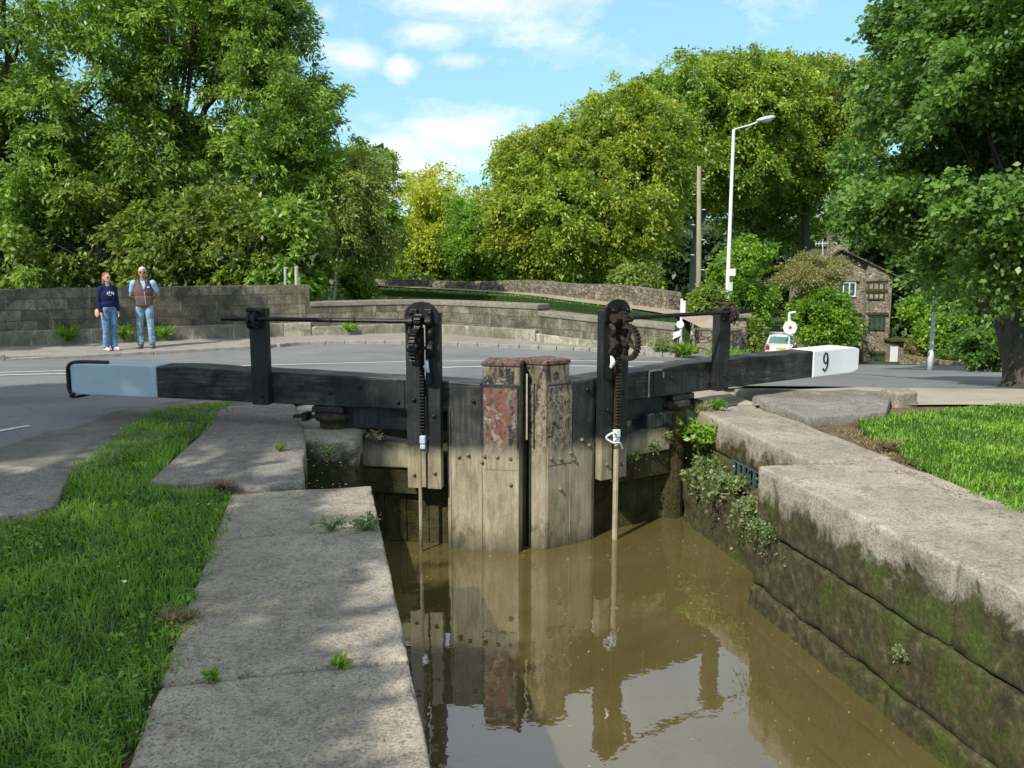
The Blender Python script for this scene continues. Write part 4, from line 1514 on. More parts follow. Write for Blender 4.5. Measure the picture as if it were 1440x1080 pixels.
    mb.tube([P(kr - .15, -.175, .935), P(kr, -.175, .935)], [.024, .017], 4)
    for q in (.55, .75):
        mb.ball(P(c + q if L else c + .1, -.175, .935), .024, 8, 6)
    mb.build('spindle_rod', M['iron'], root, fix=True)
    mb = MB()
    mb.tube([P(k2 - .04, -.175, .935), P(k2 + .04, -.175, .935)], .042, 12)
    for q in range(2):
        mb.tube(catmull([P(k2 + (q - .5) * .05, -.09, .86), P(k2 + (q - .5) * .05, -.20, .87), P(k2 + (q - .5) * .05, -.215, .95), P(k2 + (q - .5) * .05, -.15, 1.0), P(k2 + (q - .5) * .05, -.03, 1.01)], 4), .014, 7)
    if L:
        mb.tube([P(k2 - .08, -.16, 1.0), P(k2 + .05, -.16, 1.01)], .025, 8)
    else:
        mb.tube(catmull([P(k2 - .02 + .09 * math.cos(t * .9), -.16 + .02 * math.sin(t * 2), .955 + .055 * math.sin(t * .9)) for t in range(9)], 4), .013, 6)
        box(mb, k2 - .07, k2 + .07, -.13, -.0, .93, .965)
    mb.build('rod_bracket', M['iron'] if L else M['rusty_iron'], sp)
    # --- bolts
    bolts = ([(.38, -.19), (.52, -.185), (.27, -.19), (.16, -.20), (.16, -.42), (.47, .27), (.60, -.20), (.40, -.24)] if L else [(.30, -.24), (.41, -.20), (.53, -.10), (.61, -.16), (.44, -.26), (.30, -.50), (.23, .08), (.58, .33), (.20, -.22)])
    for k, z in bolts:
        if z > .2 or z < .1:
            MB().ball(P(k, -.024, z), (.017, .017, .017), 10, 6).build('bolt', M['bolt'] if z < 0 else M['iron'], root, smooth_=True)
    for k, z in [(c - .09, -.33), (c + .09, -.35), (c - .09, .15), (c + .08, .28), (c - .08, 1.0), (c + .08, 1.0)]:
        MB().ball(P(k, -.108 if z < .9 else -.148, z), (.017, .017, .017), 10, 6).build('bolt', M['bolt'] if z < 0 else M['iron'], root, smooth_=True)
    for k, z in ([(1.45, .36), (1.72, .30), (2.30, .27), (1.12, .24)] if L else [(1.58, .35), (2.19, .33), (2.21, .22)]):
        MB().ball(P(k, -.018 if k < 2 else -.10, z), (.016, .016, .016), 10, 6).build('bolt', M['iron'], root, smooth_=True)
    return P


PL = gate(-1, 'left lock gate with a shade-toned white beam end, paddle gear and long spindle rod')
PR = gate(1, 'right lock gate with a bright white beam end numbered 9 and rusty paddle gear')

# ================================================================== PARAPET WALLS


def wall(name, label, path, z0, z1, th, mat, cap=None, plinth=None, group=None, origin=None, cap_h=.12, cap_o=.03, batter=0.0):
    """a masonry wall along a path (front on the camera side); z0, z1 functions of path fraction"""
    P = [Vector((p[0], p[1])) for p in path]
    Ls = [0]
    for a, b_ in zip(P[:-1], P[1:]):
        Ls.append(Ls[-1] + (b_ - a).length)
    T = Ls[-1]

    def section(mb, lo, hi, f0, f1):
        for i, p in enumerate(P):
            a, b_ = P[max(0, i - 1)], P[min(len(P) - 1, i + 1)]
            d = (b_ - a).normalized()
            nrm = Vector((d.y, -d.x))
            if nrm.y > 0 and abs(nrm.y) > .2:
                nrm = -nrm
            t = Ls[i] / T
            q0, q1 = p + nrm * f0, p - nrm * f1
            mb.v += [(q0.x, q0.y, lo(t)), (q1.x, q1.y, lo(t)), (q1.x, q1.y, hi(t)), (q0.x, q0.y, hi(t))]
            if i:
                b = 4 * i
                for k in range(4):
                    j = (k + 1) % 4
                    mb.f.append((b - 4 + k, b - 4 + j, b + j, b + k))
        n = len(P) - 1
        mb.f += [(0, 1, 2, 3), tuple(4 * n + k for k in (3, 2, 1, 0))]
        return mb
    if not cap and not plinth:
        o = section(MB(), z0, z1, 0, th).build(name, mat, origin=(P[0].x, P[0].y, z0(0)))
        auto_uv(o)
        return tag(o, label, 'wall', group)
    root = empty(name, (P[len(P) // 2].x, P[len(P) // 2].y, z0(.5)), label, 'wall', group)
    auto_uv(section(MB(), z0, lambda t: z1(t) - (cap_h if cap else 0), 0, th).build('masonry', mat, root))
    if cap:
        o = section(MB(), lambda t: z1(t) - cap_h + .001, z1, cap_o, th + cap_o).build('coping_course', M[cap], root, bevel=.02)
        auto_uv(o)
    if plinth:
        o = section(MB(), z0, lambda t: z0(t) + plinth[0](t), plinth[1], -.002).build('plinth', M['plinth'], root, bevel=.025)
        auto_uv(o)
    return root


cm = lambda p, k=4: catmull(p, k)
g10 = lambda t: -.60
wall('parapet_wall', 'tall sooty stone parapet wall behind the two people, highest of the three road walls', cm(wall_line), g10, lambda t: .66, .42, M['parapet'], None, (lambda t: .36, .14), 'parapet walls across the road')
wall('parapet_wall', 'long lower curved stone parapet wall between the tall wall and the shortest wall', cm(wall_line2), g10, lambda t: .25 + .03 * t, .40, M['parapet'], 'parapet_cap', (lambda t: .25 + .05 * t, .12), 'parapet walls across the road')
wall('parapet_wall', 'shortest stone parapet wall sloping down behind the numbered lock gate', cm(wall_line3), lambda t: -.62 - .1 * t, lambda t: .13 - .12 * t, .38, M['parapet'], 'parapet_cap', (lambda t: .24, .10), 'parapet walls across the road')
wall('rubble_wall', 'low pale rubble stone wall with rounded end beside the road sign post', cm([(3.75, 18.6), (4.1, 18.3), (4.55, 18.3), (4.85, 18.7), (4.95, 19.6)]), lambda t: -1.15, lambda t: -.12 - .02 * t, .35, M['rubble'])
wall('rubble_wall', 'long mossy rubble retaining wall curving along the far towpath', cm([(-13, 49), (-9.5, 46.2), (-4.9, 42.0), (.35, 35.8), (2.4, 30.4), (3.6, 27.2), (4.4, 25.0)]), lambda t: -1.0, lambda t: .10 + .27 * smooth(.3, .8, t) + .04 * math.sin(t * 23), .4, M['rubble'])

gp = empty('gate_pier', (5.08, 19.8, ground_z(5.08, 19.8)), 'square stone gate pier with a flat cap behind the right spindle post', 'pier')
z = ground_z(5.08, 19.8)
auto_uv(MB().box((5.08, 19.8, (z - .1 + .02) / 2), (.26, .30, .02 - z + .1)).build('shaft', M['rubble'], gp, bevel=.02))
MB().box((5.08, 19.8, .065), (.42, .44, .09)).build('pier_cap', M['parapet_cap'], gp, bevel=.02)

# ================================================================== STREET FURNITURE


def cyl(mb, x, y, z0, z1, r0, r1=None, seg=12):
    return mb.tube([(x, y, z0), (x, y, z1)], [r0, r1 or r0], seg)


lx, ly = 7.62, 31.6
gz = ground_z(lx, ly)
lt = D(1022, 182, ly)[2]
lamp = empty('street_lamp', (lx, ly, gz), 'tall pale grey street lamp with a single arm in front of the beech trees', 'street lamp')
mb = MB()
mb.tube([(lx, ly, gz), (lx, ly, gz + 1.6), (lx, ly, gz + 1.65), (lx + .02, ly, lt)], [.10, .10, .075, .05], 14)
mb.build('pole', M['galv'], lamp, smooth_=True)
mb = MB()
tip = D(1066, 171, ly)
mb.tube(catmull([(lx + .02, ly, lt - .02), (lx + .18, ly - .02, lt + .04), (lx + .6, ly - .05, lt + .15), (tip[0], ly - .1, tip[2])], 5), .028, 8)
mb.build('arm', M['galv'], lamp, smooth_=True)
mb = MB()
rot = Matrix.Rotation(-.2, 3, 'Y')
mb.ball((tip[0] + .24, ly - .12, tip[2] + .08), (.34, .15, .085), 16, 8, rot)
lh = mb.build('lantern', M['galv'], lamp, smooth_=True)
mb = MB().ball((tip[0] + .28, ly - .12, tip[2] + .045), (.22, .12, .075), 14, 8, rot)
mb.build('lantern_bowl', M['clear'], lh, smooth_=True)
q = D(1026, 383, ly)
MB().box((lx + .14, ly - .06, q[2]), (.20, .14, .24)).build('control_box', M['sign'], lamp, bevel=.01)
q = D(1020, 403, ly)
MB().box((lx + .06, ly - .12, q[2]), (.18, .03, .30)).build('notice', M['galv'], lamp, bevel=.004)

ty = 25.5
tx = D(979, 460, ty)[0]
tz = ground_z(tx, ty)
tp_ = empty('telegraph_pole', (tx, ty, tz), 'weathered brown timber telegraph pole left of the street lamp', 'pole')
top = D(983, 234, ty)
mb = MB()
mb.tube([(tx, ty, tz), (tx + .03, ty, tz + 2), (top[0], ty, top[2])], [.080, .075, .055], 12)
mb.build('pole', M['pole'], tp_, smooth_=True)
for k in range(7):
    mb = MB()
    zz = top[2] - .35 - k * .42
    t_ = (zz - tz) / (top[2] - tz)
    xx = tx + (top[0] - tx) * t_
    mb.tube([(xx - .10 * (1 if k % 2 else -1), ty - .05, zz), (xx - .19 * (1 if k % 2 else -1), ty - .06, zz)], .014, 5)
    mb.build('climbing_step', M['galv'], tp_)

# road sign post by the wall end
sx_, sy_ = 3.42, 17.95
sz = ground_z(sx_, sy_)
sp = empty('sign_post', (sx_, sy_, sz), 'thin road sign post with white plates at the end of the parapet wall', 'sign post')
mb = MB()
ts = D(945, 420, sy_)[2]
cyl(mb, sx_, sy_, sz, ts, .028)
mb.build('pole', M['galv'], sp)
q = D(945, 432, sy_)
MB().box((sx_ + .02, sy_ - .045, q[2]), (.10, .02, .26)).build('sign_plate', M['sign'], sp, bevel=.01)
q = D(941, 456, sy_)
mb = MB()
mb.tube([(sx_ - .03, sy_ - .05, q[2]), (sx_ - .03, sy_ - .035, q[2])], .075, 20)
mb.build('round_sign', M['sign'], sp)
q = D(937, 470, sy_)
mb = MB()
mb.hexa([(sx_ - .17, sy_ - .05, q[2] - .10), (sx_ - .01, sy_ - .05, q[2] - .02), (sx_ - .01, sy_ - .035, q[2] - .02), (sx_ - .17, sy_ - .035, q[2] - .10)],
        [(sx_ - .17, sy_ - .05, q[2] + .03), (sx_ - .01, sy_ - .05, q[2] + .09), (sx_ - .01, sy_ - .035, q[2] + .09), (sx_ - .17, sy_ - .035, q[2] + .03)])
mb.build('sign_plate', M['sign'], sp)

# white post by the low wall near the cottage
wy = 33.0
wx = D(1309, 500, wy)[0]
wz = ground_z(wx, wy)
wp = empty('street_lamp', (wx, wy, wz), 'slim white lamp column right of the cottage with its top lost in leaves', 'street lamp')
mb = MB()
zt_ = D(1310, 420, wy)[2]
mb.tube([(wx, wy, wz), (wx, wy, wz + .7), (wx, wy, wz + .75), (wx, wy, zt_)], [.105, .105, .07, .055], 12)
mb.build('pole', M['galv'], wp, smooth_=True)
MB().tube([(wx, wy, zt_), (wx, wy, zt_ + .12)], [.08, .05], 12).build('pole_cap', M['galv'], wp)

# keep-left style bollard sign near the car
by = 44.0
bx_ = D(1110, 470, by)[0]
bz = ground_z(bx_, by)
bs = empty('road_sign', (bx_, by, bz), 'white octagonal road sign with a red spot on a curved bracket above the car', 'sign')
q0 = D(1109, 462, by)[2]
q1 = D(1110, 440, by)[2]
mb = MB()
mb.tube([(bx_ + .02, by + .05, bz), (bx_ + .02, by + .05, q1)], .04, 8)
mb.tube(catmull([(bx_ - .05, by, q0 + .2), (bx_ - .05, by, q1 - .06), (bx_ + .02, by, q1), (bx_ + .26, by, q1 + .04)], 5), .055, 8)
mb.build('bracket', M['sign'], bs)
mb = MB()
mb.tube([(bx_, by - .08, q0 + .05), (bx_, by - .03, q0 + .05)], .36, 8)
mb.build('sign_plate', M['sign'], bs)
mb = MB()
mb.tube([(bx_, by - .10, q0 + .06), (bx_, by - .082, q0 + .06)], .07, 14)
mb.build('red_spot', M['red'], bs)

# two short white posts above the tall wall
for u, v0, v1, lab in ((401, 378, 410, 'thin white-topped post behind the tall wall, left of the pair'), (417, 377, 410, 'stout white post behind the tall wall near its right end, beside a thin one')):
    yy = 22.75
    a, b_ = D(u, v1 + 25, yy), D(u, v0, yy)
    o = empty('marker_post', (a[0], yy, ground_z(a[0], yy)), lab, 'post')
    r = .05 if u > 410 else .035
    mb = MB()
    mb.tube([(a[0], yy, ground_z(a[0], yy)), (b_[0], yy, b_[2])], [r, r], 8)
    mb.build('shaft', M['birch'], o)
    MB().box((b_[0] + (.02 if u < 410 else 0), yy, b_[2] + .02), (.10, .05, .04)).build('post_head', M['birch'], o, bevel=.01)

# ================================================================== CAR
cy = 47.5
cx0 = D(1099, 480, cy)[0]
cz = ground_z(cx0, cy) + .06
roof = D(1098, 463, cy)[2]
cz = min(cz, roof - 1.42)
car = empty('parked_car', (cx0, cy, cz), 'white estate car seen from behind on the lane past the gate pier', 'car')


def X(x, y, z):
    return (cx0 + x, cy + y, cz + z)


car.rotation_euler = (0, 0, -.27)


mb = MB()
rings = [(0.0, .74, .35, .62), (.03, .80, .26, .88), (.35, .85, .22, .92), (2.0, .86, .22, .93), (3.2, .85, .22, .90), (3.9, .80, .25, .80), (4.15, .70, .32, .68)]
for i, (y, w, z0, z1) in enumerate(rings):
    mb.v += [X(-w, y, z0), X(w, y, z0), X(w * 1.01, y, (z0 + z1) / 2), X(w * .95, y, z1), X(-w * .95, y, z1), X(-w * 1.01, y, (z0 + z1) / 2)]
    if i:
        b = 6 * i
        for k in range(6):
            j = (k + 1) % 6
            mb.f.append((b - 6 + k, b - 6 + j, b + j, b + k))
mb.f += [(5, 4, 3, 2, 1, 0), tuple(6 * (len(rings) - 1) + k for k in range(6))]
body = mb.build('body', M['car'], car, bevel=.03, smooth_=False)
mb = MB()
mb.hexa([X(-.79, .06, .90), X(.79, .06, .90), X(.78, 3.0, .90), X(-.78, 3.0, .90)], [X(-.62, .34, 1.40), X(.62, .34, 1.40), X(.60, 2.2, 1.42), X(-.60, 2.2, 1.42)])
mb.build('cabin', M['car'], car, bevel=.05)
mb = MB()
mb.hexa([X(-.70, .085, .95), X(.70, .085, .95), X(.70, .12, .95), X(-.70, .12, .95)], [X(-.58, .275, 1.33), X(.58, .275, 1.33), X(.58, .32, 1.33), X(-.58, .32, 1.33)])
mb.build('rear_window', M['glass_tint'], car, bevel=.01)
for sg in (-1, 1):
    mb = MB()
    mb.hexa([X(sg * .80, .30, .95), X(sg * .80, 2.6, .95), X(sg * .76, 2.6, .95), X(sg * .76, .30, .95)], [X(sg * .655, .50, 1.33), X(sg * .64, 2.1, 1.34), X(sg * .60, 2.1, 1.34), X(sg * .60, .50, 1.33)])
    mb.build('side_window', M['glass_tint'], car)
    MB().box(X(sg * .70, .03, .74), (.20, .10, .26)).build('tail_light', M['red'], car, bevel=.02)
    MB().box(X(sg * .95, 2.5, .98), (.20, .10, .14)).build('wing_mirror', M['car'], car, bevel=.02)
    for yy in (.75, 3.3):
        mb = MB()
        mb.tube([X(sg * .68, yy, .30), X(sg * .87, yy, .30)], .30, 20)
        t_ = mb.build('wheel', M['rubber'], car, bevel=.02)
        mb = MB()
        mb.tube([X(sg * .865, yy, .30), X(sg * .885, yy, .30)], .19, 16)
        mb.build('rim', M['galv'], t_)
MB().box(X(0, -.01, .45), (1.62, .14, .22)).build('bumper', M['car'], car, bevel=.03)
MB().box(X(0, -.005, .70), (.52, .02, .11)).build('number_plate', M['plate_y'], car)

# ================================================================== COTTAGE
hy = 50.0
hb = -5.3
pL = D(1146, 400, hy)[0]
pR = D(1251, 400, hy)[0]
pm = D(1217, 400, hy)[0]
ze = D(1250, 388, hy)[2]
zr = D(1182, 352, hy)[2]
xr = D(1181, 352, hy)[0]
zel = ze + .35
house = empty('stone_cottage', (xr, hy, hb), 'tall stone cottage with gable chimney and mullioned windows behind the bushes', 'house')
mb = MB()
# main gable end
pts = [(pL, hb), (pm, hb), (pm, ze + .9), (xr, zr - .1), (pL, zel)]
mb.hexa([(x, hy, z) for x, z in pts], [(x, hy + 4.5, z) for x, z in pts])
auto_uv(mb.build('wall', M['house_stone'], house))
mb = MB()
pts = [(pm - .02, hb), (pR, hb), (pR, ze), (pm - .02, ze + .72)]
mb.hexa([(x, hy - .35, z) for x, z in pts], [(x, hy + 4.4, z) for x, z in pts])
auto_uv(mb.build('bay_wall', M['house_stone'], house))
mb = MB()


def slope(mb, x0, z0, x1, z1, y0, y1, t=.09):
    mb.hexa([(x0, y0, z0), (x1, y0, z1), (x1, y1, z1), (x0, y1, z0)], [(x0, y0, z0 + t), (x1, y0, z1 + t), (x1, y1, z1 + t), (x0, y1, z0 + t)])


slope(mb, xr, zr, pR + .12, ze + .0, hy - .5, hy + 4.6)
slope(mb, pL - .15, zel - .05, xr - .002, zr, hy - .15, hy + 4.6)
rf = auto_uv(mb.build('roof', M['slate'], house))
cxh = D(1183, 340, hy)[0]
ct = D(1183, 333, hy)[2]
mb = MB().box((cxh, hy + .55, (ct + zr) / 2 - .3), (1.0, .8, ct - zr + .9))
ch = auto_uv(mb.build('chimney', M['house_stone'], rf, bevel=.03))
for k in (-.22, .22):
    mb = MB()
    mb.tube([(cxh + k, hy + .55, ct + .1), (cxh + k, hy + .55, ct + .4)], [.13, .11], 10)
    mb.build('chimney_pot', M['rusty_iron'], ch)


def window(u, v, w, h, y, lights, frame_m, glass_m='glass', name='window', surround=True):
    c = D(u, v, y)
    root = MB()
    fw = .06
    root.box((c[0], y - .02, c[2] + h / 2), (w, .06, fw))
    root.box((c[0], y - .02, c[2] - h / 2), (w + .1, .09, fw))
    for i in range(lights + 1):
        root.box((c[0] - w / 2 + w * i / lights, y - .018, c[2]), (fw, .06, h - fw * 1.02))
    f = root.build(name, M[frame_m], house)
    MB().box((c[0], y + .015, c[2]), (w - .02, .04, h - .02)).build('pane', M[glass_m], f)
    if surround:
        MB().box((c[0], y - .03, c[2] + h / 2 + .13), (w + .35, .12, .16)).build('lintel', M['parapet_cap'], f, bevel=.01)


by_ = hy - .37
window(1232, 404, .85, .55, by_, 3, 'parapet_cap', 'house_stone')
window(1232, 416, .85, .35, by_, 3, 'parapet_cap', 'house_stone')
window(1233, 454, .80, .75, by_, 3, 'parapet_cap', 'glass')
window(1234, 508, .75, .72, by_, 3, 'parapet_cap', 'glass')
window(1190, 407, 1.0, .75, hy - .02, 3, 'sign', 'glass')
window(1201, 456, .42, .85, hy - .02, 1, 'sign', 'glass')
ob = empty('outbuilding', (D(1262, 500, 49)[0], 49, -5.3), 'small stone outbuilding with a white door against the cottage right side', 'outbuilding')
xa, xb = D(1251, 500, 49)[0], D(1278, 500, 49)[0]
zt2 = D(1262, 480, 49)[2]
auto_uv(MB().box(((xa + xb) / 2, 50.5, (zt2 - 5.4) / 2), (xb - xa, 3, zt2 + 5.4)).build('wall', M['house_stone'], ob))
auto_uv(MB().box(((xa + xb) / 2, 50.4, zt2 + .06), (xb - xa + .25, 3.4, .1)).build('roof', M['parapet_cap'], ob))
q = D(1257, 497, 49)
MB().box((q[0], 48.98, q[2]), (.42, .06, 1.0)).build('door', M['sign'], ob, bevel=.01)
# aerial
ay = 50.6
aerial = empty('tv_aerial', D(1160, 360, ay), 'thin television aerial on the cottage roof left of the chimney', 'aerial')
mb = MB()
a0, a1 = D(1157, 375, ay), D(1157, 336, ay)
mb.tube([a0, a1], .03, 5)
q = D(1160, 343, ay)
mb.tube([(q[0] - .55, ay, q[2]), (q[0] + .65, ay, q[2] + .05)], .03, 5)
for k in range(7):
    mb.tube([(q[0] - .5 + k * .17, ay, q[2] - .13), (q[0] - .5 + k * .17, ay, q[2] + .15)], .018, 4)
mb.build('mast', M['galv'], aerial)
# garden walls by the cottage
zz = lambda v, y: D(1300, v, y)[2]
wall('rubble_wall', 'low stone garden wall right of the cottage with a white lamp column before it', [(D(1266, 500, 46)[0], 46), (D(1325, 500, 44)[0], 44), (D(1366, 500, 43.2)[0], 43.2)], lambda t: -5.2, lambda t: D(1300, 502, 45)[2] - .1 * t, .4, M['rubble'])

# ================================================================== PEOPLE


def capsule(mb, p0, p1, r0, r1, seg=14, sy=1.0):
    p0, p1 = Vector(p0), Vector(p1)
    d = (p1 - p0)
    L = d.length
    d.normalize()
    path, rad = [], []
    for k in range(1, 5):
        t = math.pi / 2 * k / 4
        path.append(p0 - d * r0 * math.cos(t))
        rad.append(r0 * math.sin(t))
    for k in range(1, 4):
        path.append(p0.lerp(p1, k / 4))
        rad.append(r0 + (r1 - r0) * k / 4)
    for k in range(4, 0, -1):
        t = math.pi / 2 * k / 4
        path.append(p1 + d * r1 * math.cos(t))
        rad.append(r1 * math.sin(t))
    mb.tube(path, [max(r, .001) for r in rad], seg, True, sy)


def fused(mb, name, mat, parent, voxel, smooth_iter=3):
    o = mb.build(name, mat, parent, smooth_=True)
    md = o.modifiers.new('fuse', 'REMESH')
    md.mode = 'VOXEL'
    md.voxel_size = voxel
    md.use_smooth_shade = True
    if smooth_iter:
        md = o.modifiers.new('soften', 'SMOOTH')
        md.factor = .5
        md.iterations = smooth_iter
    return o


def person(label, pos, H, yaw, female):
    root = empty('person', pos, label, 'person')
    k = H / 1.75
    Rz = Matrix.Rotation(yaw, 3, 'Z')
    base = Vector(pos)

    def T(x, y, z):        # body frame: x to the person's left, -y forward
        return base + Rz @ Vector((x * k, y * k, z * k))

    def cap(mb, a, b_, r0, r1, sy=1):
        capsule(mb, T(*a), T(*b_), r0 * k, r1 * k, 14, sy)

    def ell(mb, c, r, extra=0.0):
        mb.ball(T(*c), tuple(q * k for q in r), 18, 12, Matrix.Rotation(yaw + extra, 3, 'Z'))
    sh = .165 if female else .195
    hip = .095 if female else .095
    # joints
    legs = []
    for sg in (-1, 1):
        fx = sg * (.085 if female else .12)
        ft = (fx, -.0 if sg > 0 else (.03 if female else .0))
        legs.append(((sg * hip, 0, .90), (sg * (hip + (.0 if female else .015)), -.02, .49), (ft[0], ft[1] + .02, .09), ft))
    if female:
        arms = [((-sh, 0, 1.40), (-sh - .045, .03, 1.12), (-sh - .035, -.05, .88)), ((sh, 0, 1.40), (sh + .045, .02, 1.12), (sh + .02, -.07, .89))]
    else:
        arms = [((-sh, .0, 1.41), (-sh - .085, .09, 1.15), (-.06, .17, 1.00)), ((sh, .0, 1.41), (sh + .085, .09, 1.15), (.06, .18, .99))]
    hx = .0
    headyaw = .15
    b = MB()
    # torso, neck, head, limbs as one body
    ell(b, (0, .0, 1.28), (sh * .86, .105, .22))
    ell(b, (0, .0, 1.02), (.135 if female else .15, .105, .17))
    cap(b, (-sh * .85, 0, 1.40), (sh * .85, 0, 1.40), .06, .06)
    cap(b, (0, .01, 1.42), (0, -.01, 1.56), .055, .050)
    ell(b, (0, -.015, 1.645), (.074, .094, .112), headyaw)
    ell(b, (.012, -.06, 1.585), (.048, .045, .045), headyaw)          # chin and jaw
    ell(b, (.016, -.112, 1.635), (.013, .020, .028), headyaw)          # nose
    for sg in (-1, 1):
        ell(b, (sg * .076, -.005, 1.64), (.012, .022, .032), headyaw)  # ears
        ell(b, (.014 + sg * .03, -.09, 1.668), (.022, .016, .010), headyaw)
    for hp_, kn, an, ft in legs:
        cap(b, hp_, kn, .082, .056)
        cap(b, kn, an, .054, .038)
        cap(b, (ft[0], ft[1] + .05, .05), (ft[0], ft[1] - .13, .04), .038, .032)
    for shd, el_, wr in arms:
        cap(b, shd, el_, .047, .038)
        cap(b, el_, wr, .037, .026)
        d = (Vector(wr) - Vector(el_)).normalized()
        palm = Vector(wr) + d * .05
        cap(b, wr, tuple(palm), .027, .030)
        side_ = Vector((0, 1, 0)) if female else Vector((0, 0, 1))
        for f in range(4):
            s0 = palm + side_ * (.024 - .016 * f) + d * .018
            ln = (.060, .072, .066, .050)[f]
            s1 = s0 + d * ln * .6
            inward = Vector((-math.copysign(.3, wr[0]), 0, 0))
            s2 = s1 + (d + inward).normalized() * ln * .5
            cap(b, tuple(s0), tuple(s1), .0085, .008)
            cap(b, tuple(s1), tuple(s2), .008, .0068)
        t0 = Vector(wr) + d * .02 + side_ * .022
        t1 = t0 + (d * .6 + side_ * .9 * (-1 if female else 1)).normalized() * .045
        cap(b, tuple(t0), tuple(t1), .011, .009)
    body = fused(b, 'body', M['skin'] if female else M['skin_tan'], root, .0075, 2)
    # face details
    mb = MB()
    for sg in (-1, 1):
        ell(mb, (.016 + sg * .034, -.106, 1.655), (.028, .012, .019), headyaw)
    cap(mb, (-.07, -.05, 1.662), (-.02, -.108, 1.664), .004, .004)
    cap(mb, (.095, -.04, 1.662), (.05, -.106, 1.664), .004, .004)
    cap(mb, (-.01, -.112, 1.662), (.04, -.112, 1.662), .004, .004)
    mb.build('sunglasses', M['shades'], root, smooth_=True)
    mb = MB()
    ell(mb, (.014, -.104, 1.588), (.021, .008, .006), headyaw)
    mb.build('mouth', M['lips'], root, smooth_=True)
    mb = MB()
    ell(mb, (0, .012, 1.685), (.083, .098, .088), headyaw)
    ell(mb, (0, .045, 1.645), (.080, .070, .095), headyaw)
    if female:
        ell(mb, (.0, .075, 1.575), (.075, .055, .12), headyaw)
        ell(mb, (.066, .01, 1.60), (.022, .045, .10), headyaw)
        ell(mb, (-.066, .01, 1.60), (.022, .045, .10), headyaw)
    else:
        ell(mb, (.02, -.045, 1.725), (.055, .05, .030), headyaw)
    fused(mb, 'hair', M['hair_red'] if female else M['hair_grey'], root, .009, 1)
    # trousers
    mb = MB()
    ell(mb, (0, .0, .98), (.155 if female else .165, .118, .115))
    for sg, (hp_, kn, an, ft) in zip((-1, 1), legs):
        cap(mb, (hp_[0], hp_[1], .90), kn, .098, .070)
        cap(mb, kn, (an[0], an[1] + .0, .10), .068, .072 if female else .066)
        # folds over the shoe and behind the knee
        for q in range(4):
            zz_ = .10 + q * .045
            mb.ball(T(an[0] + (.01 if q % 2 else -.01), an[1] - .02, zz_), tuple(r * k for r in (.072, .070, .018)), 14, 8, Matrix.Rotation(yaw, 3, 'Z'))
        ell(mb, (kn[0], kn[1] - .03, kn[2] + .02), (.055, .045, .03))
    fused(mb, 'jeans', M['jeans'] if female else M['jeans_faded'], root, .012, 3)
    if female:
        mb = MB()
        ell(mb, (0, -.0, 1.25), (.185, .138, .235))
        ell(mb, (0, .0, 1.06), (.175, .138, .13))
        ell(mb, (0, -.05, 1.30), (.13, .105, .09))
        cap(mb, (-sh * .85, 0, 1.405), (sh * .85, 0, 1.405), .072, .072)
        cap(mb, (0, .04, 1.46), (0, .03, 1.50), .085, .078)
        for shd, el_, wr in arms:
            w2 = tuple(Vector(el_).lerp(Vector(wr), .93))
            cap(mb, shd, el_, .064, .054)
            cap(mb, el_, w2, .054, .042)
        fused(mb, 'hooded_top', M['navy'], root, .012, 3)
        mb = MB()
        for i, (x, z, w_, h_) in enumerate([(-.07, 1.30, .03, .055), (-.03, 1.315, .022, .07), (.02, 1.31, .035, .05), (.06, 1.295, .03, .06), (-.02, 1.255, .07, .012)]):
            c = T(x, -.160, z)
            mb.box(tuple(c), (w_ * k, .012, h_ * k), yaw)
        mb.build('chest_motif', M['sign'], root, bevel=.004)
        mb = MB()
        ell(mb, (-sh - .06, .08, .86), (.035, .09, .10))
        hb_ = fused(mb, 'shoulder_bag_piece', M['tan'], None, .01, 2)
        hb_.name = 'handbag'
        hb_.data.transform(Matrix.Translation(-T(-sh - .06, .08, .86)))
        hb_.location = T(-sh - .06, .08, .86)
        tag(hb_, 'small tan handbag at the hip of the woman in navy', 'handbag')
    else:
        mb = MB()
        ell(mb, (0, .0, 1.24), (.205, .150, .26))
        ell(mb, (0, -.01, 1.04), (.195, .150, .17))
        mb.hexa([tuple(T(x, y, .93)) for x, y in ((-.165, -.10), (-.09, -.14), (.09, -.14), (.165, -.10), (.165, .10), (.09, .13), (-.09, .13), (-.165, .10))], [tuple(T(x, y, 1.12)) for x, y in ((-.175, -.10), (-.09, -.15), (.09, -.15), (.175, -.10), (.175, .10), (.09, .13), (-.09, .13), (-.175, .10))])
        cap(mb, (-sh * .86, 0, 1.40), (sh * .86, 0, 1.40), .074, .074)
        cap(mb, (0, .03, 1.46), (0, .025, 1.49), .075, .070)
        fused(mb, 'gilet', M['gilet'], root, .012, 3)
        mb = MB()
        for shd, el_, wr in arms:
            w2 = tuple(Vector(shd).lerp(Vector(el_), .62))
            cap(mb, shd, w2, .078, .062)
        v0 = [T(-.045, -.118, 1.47), T(.055, -.118, 1.47), T(.075, -.152, 1.38), (T(.045, -.165, 1.27))]
        v1 = [p + Rz @ Vector((0, .05, 0)) for p in v0]
        mb.hexa([tuple(p) for p in v0], [tuple(p) for p in v1])
        fused(mb, 'shirt', M['shirt'], root, .011, 1)
        mb = MB()
        cap(mb, (.045, -.166, 1.25), (.06, -.158, .98), .004, .004)
        mb.build('zip', M['galv'], root)
        mb = MB()
        mb.box(tuple(T(.125, -.140, 1.335)), (.05, .012, .02), yaw)
        mb.build('chest_badge', M['sign'], root)
        mb = MB()
        cap(mb, (-.085, -.075, 1.49), (-.05, -.13, 1.40), .018, .010)
        mb.build('collar', M['gilet'], root, smooth_=True)
        mb = MB()
        cap(mb, (.095, -.07, 1.49), (.10, -.13, 1.40), .018, .010)
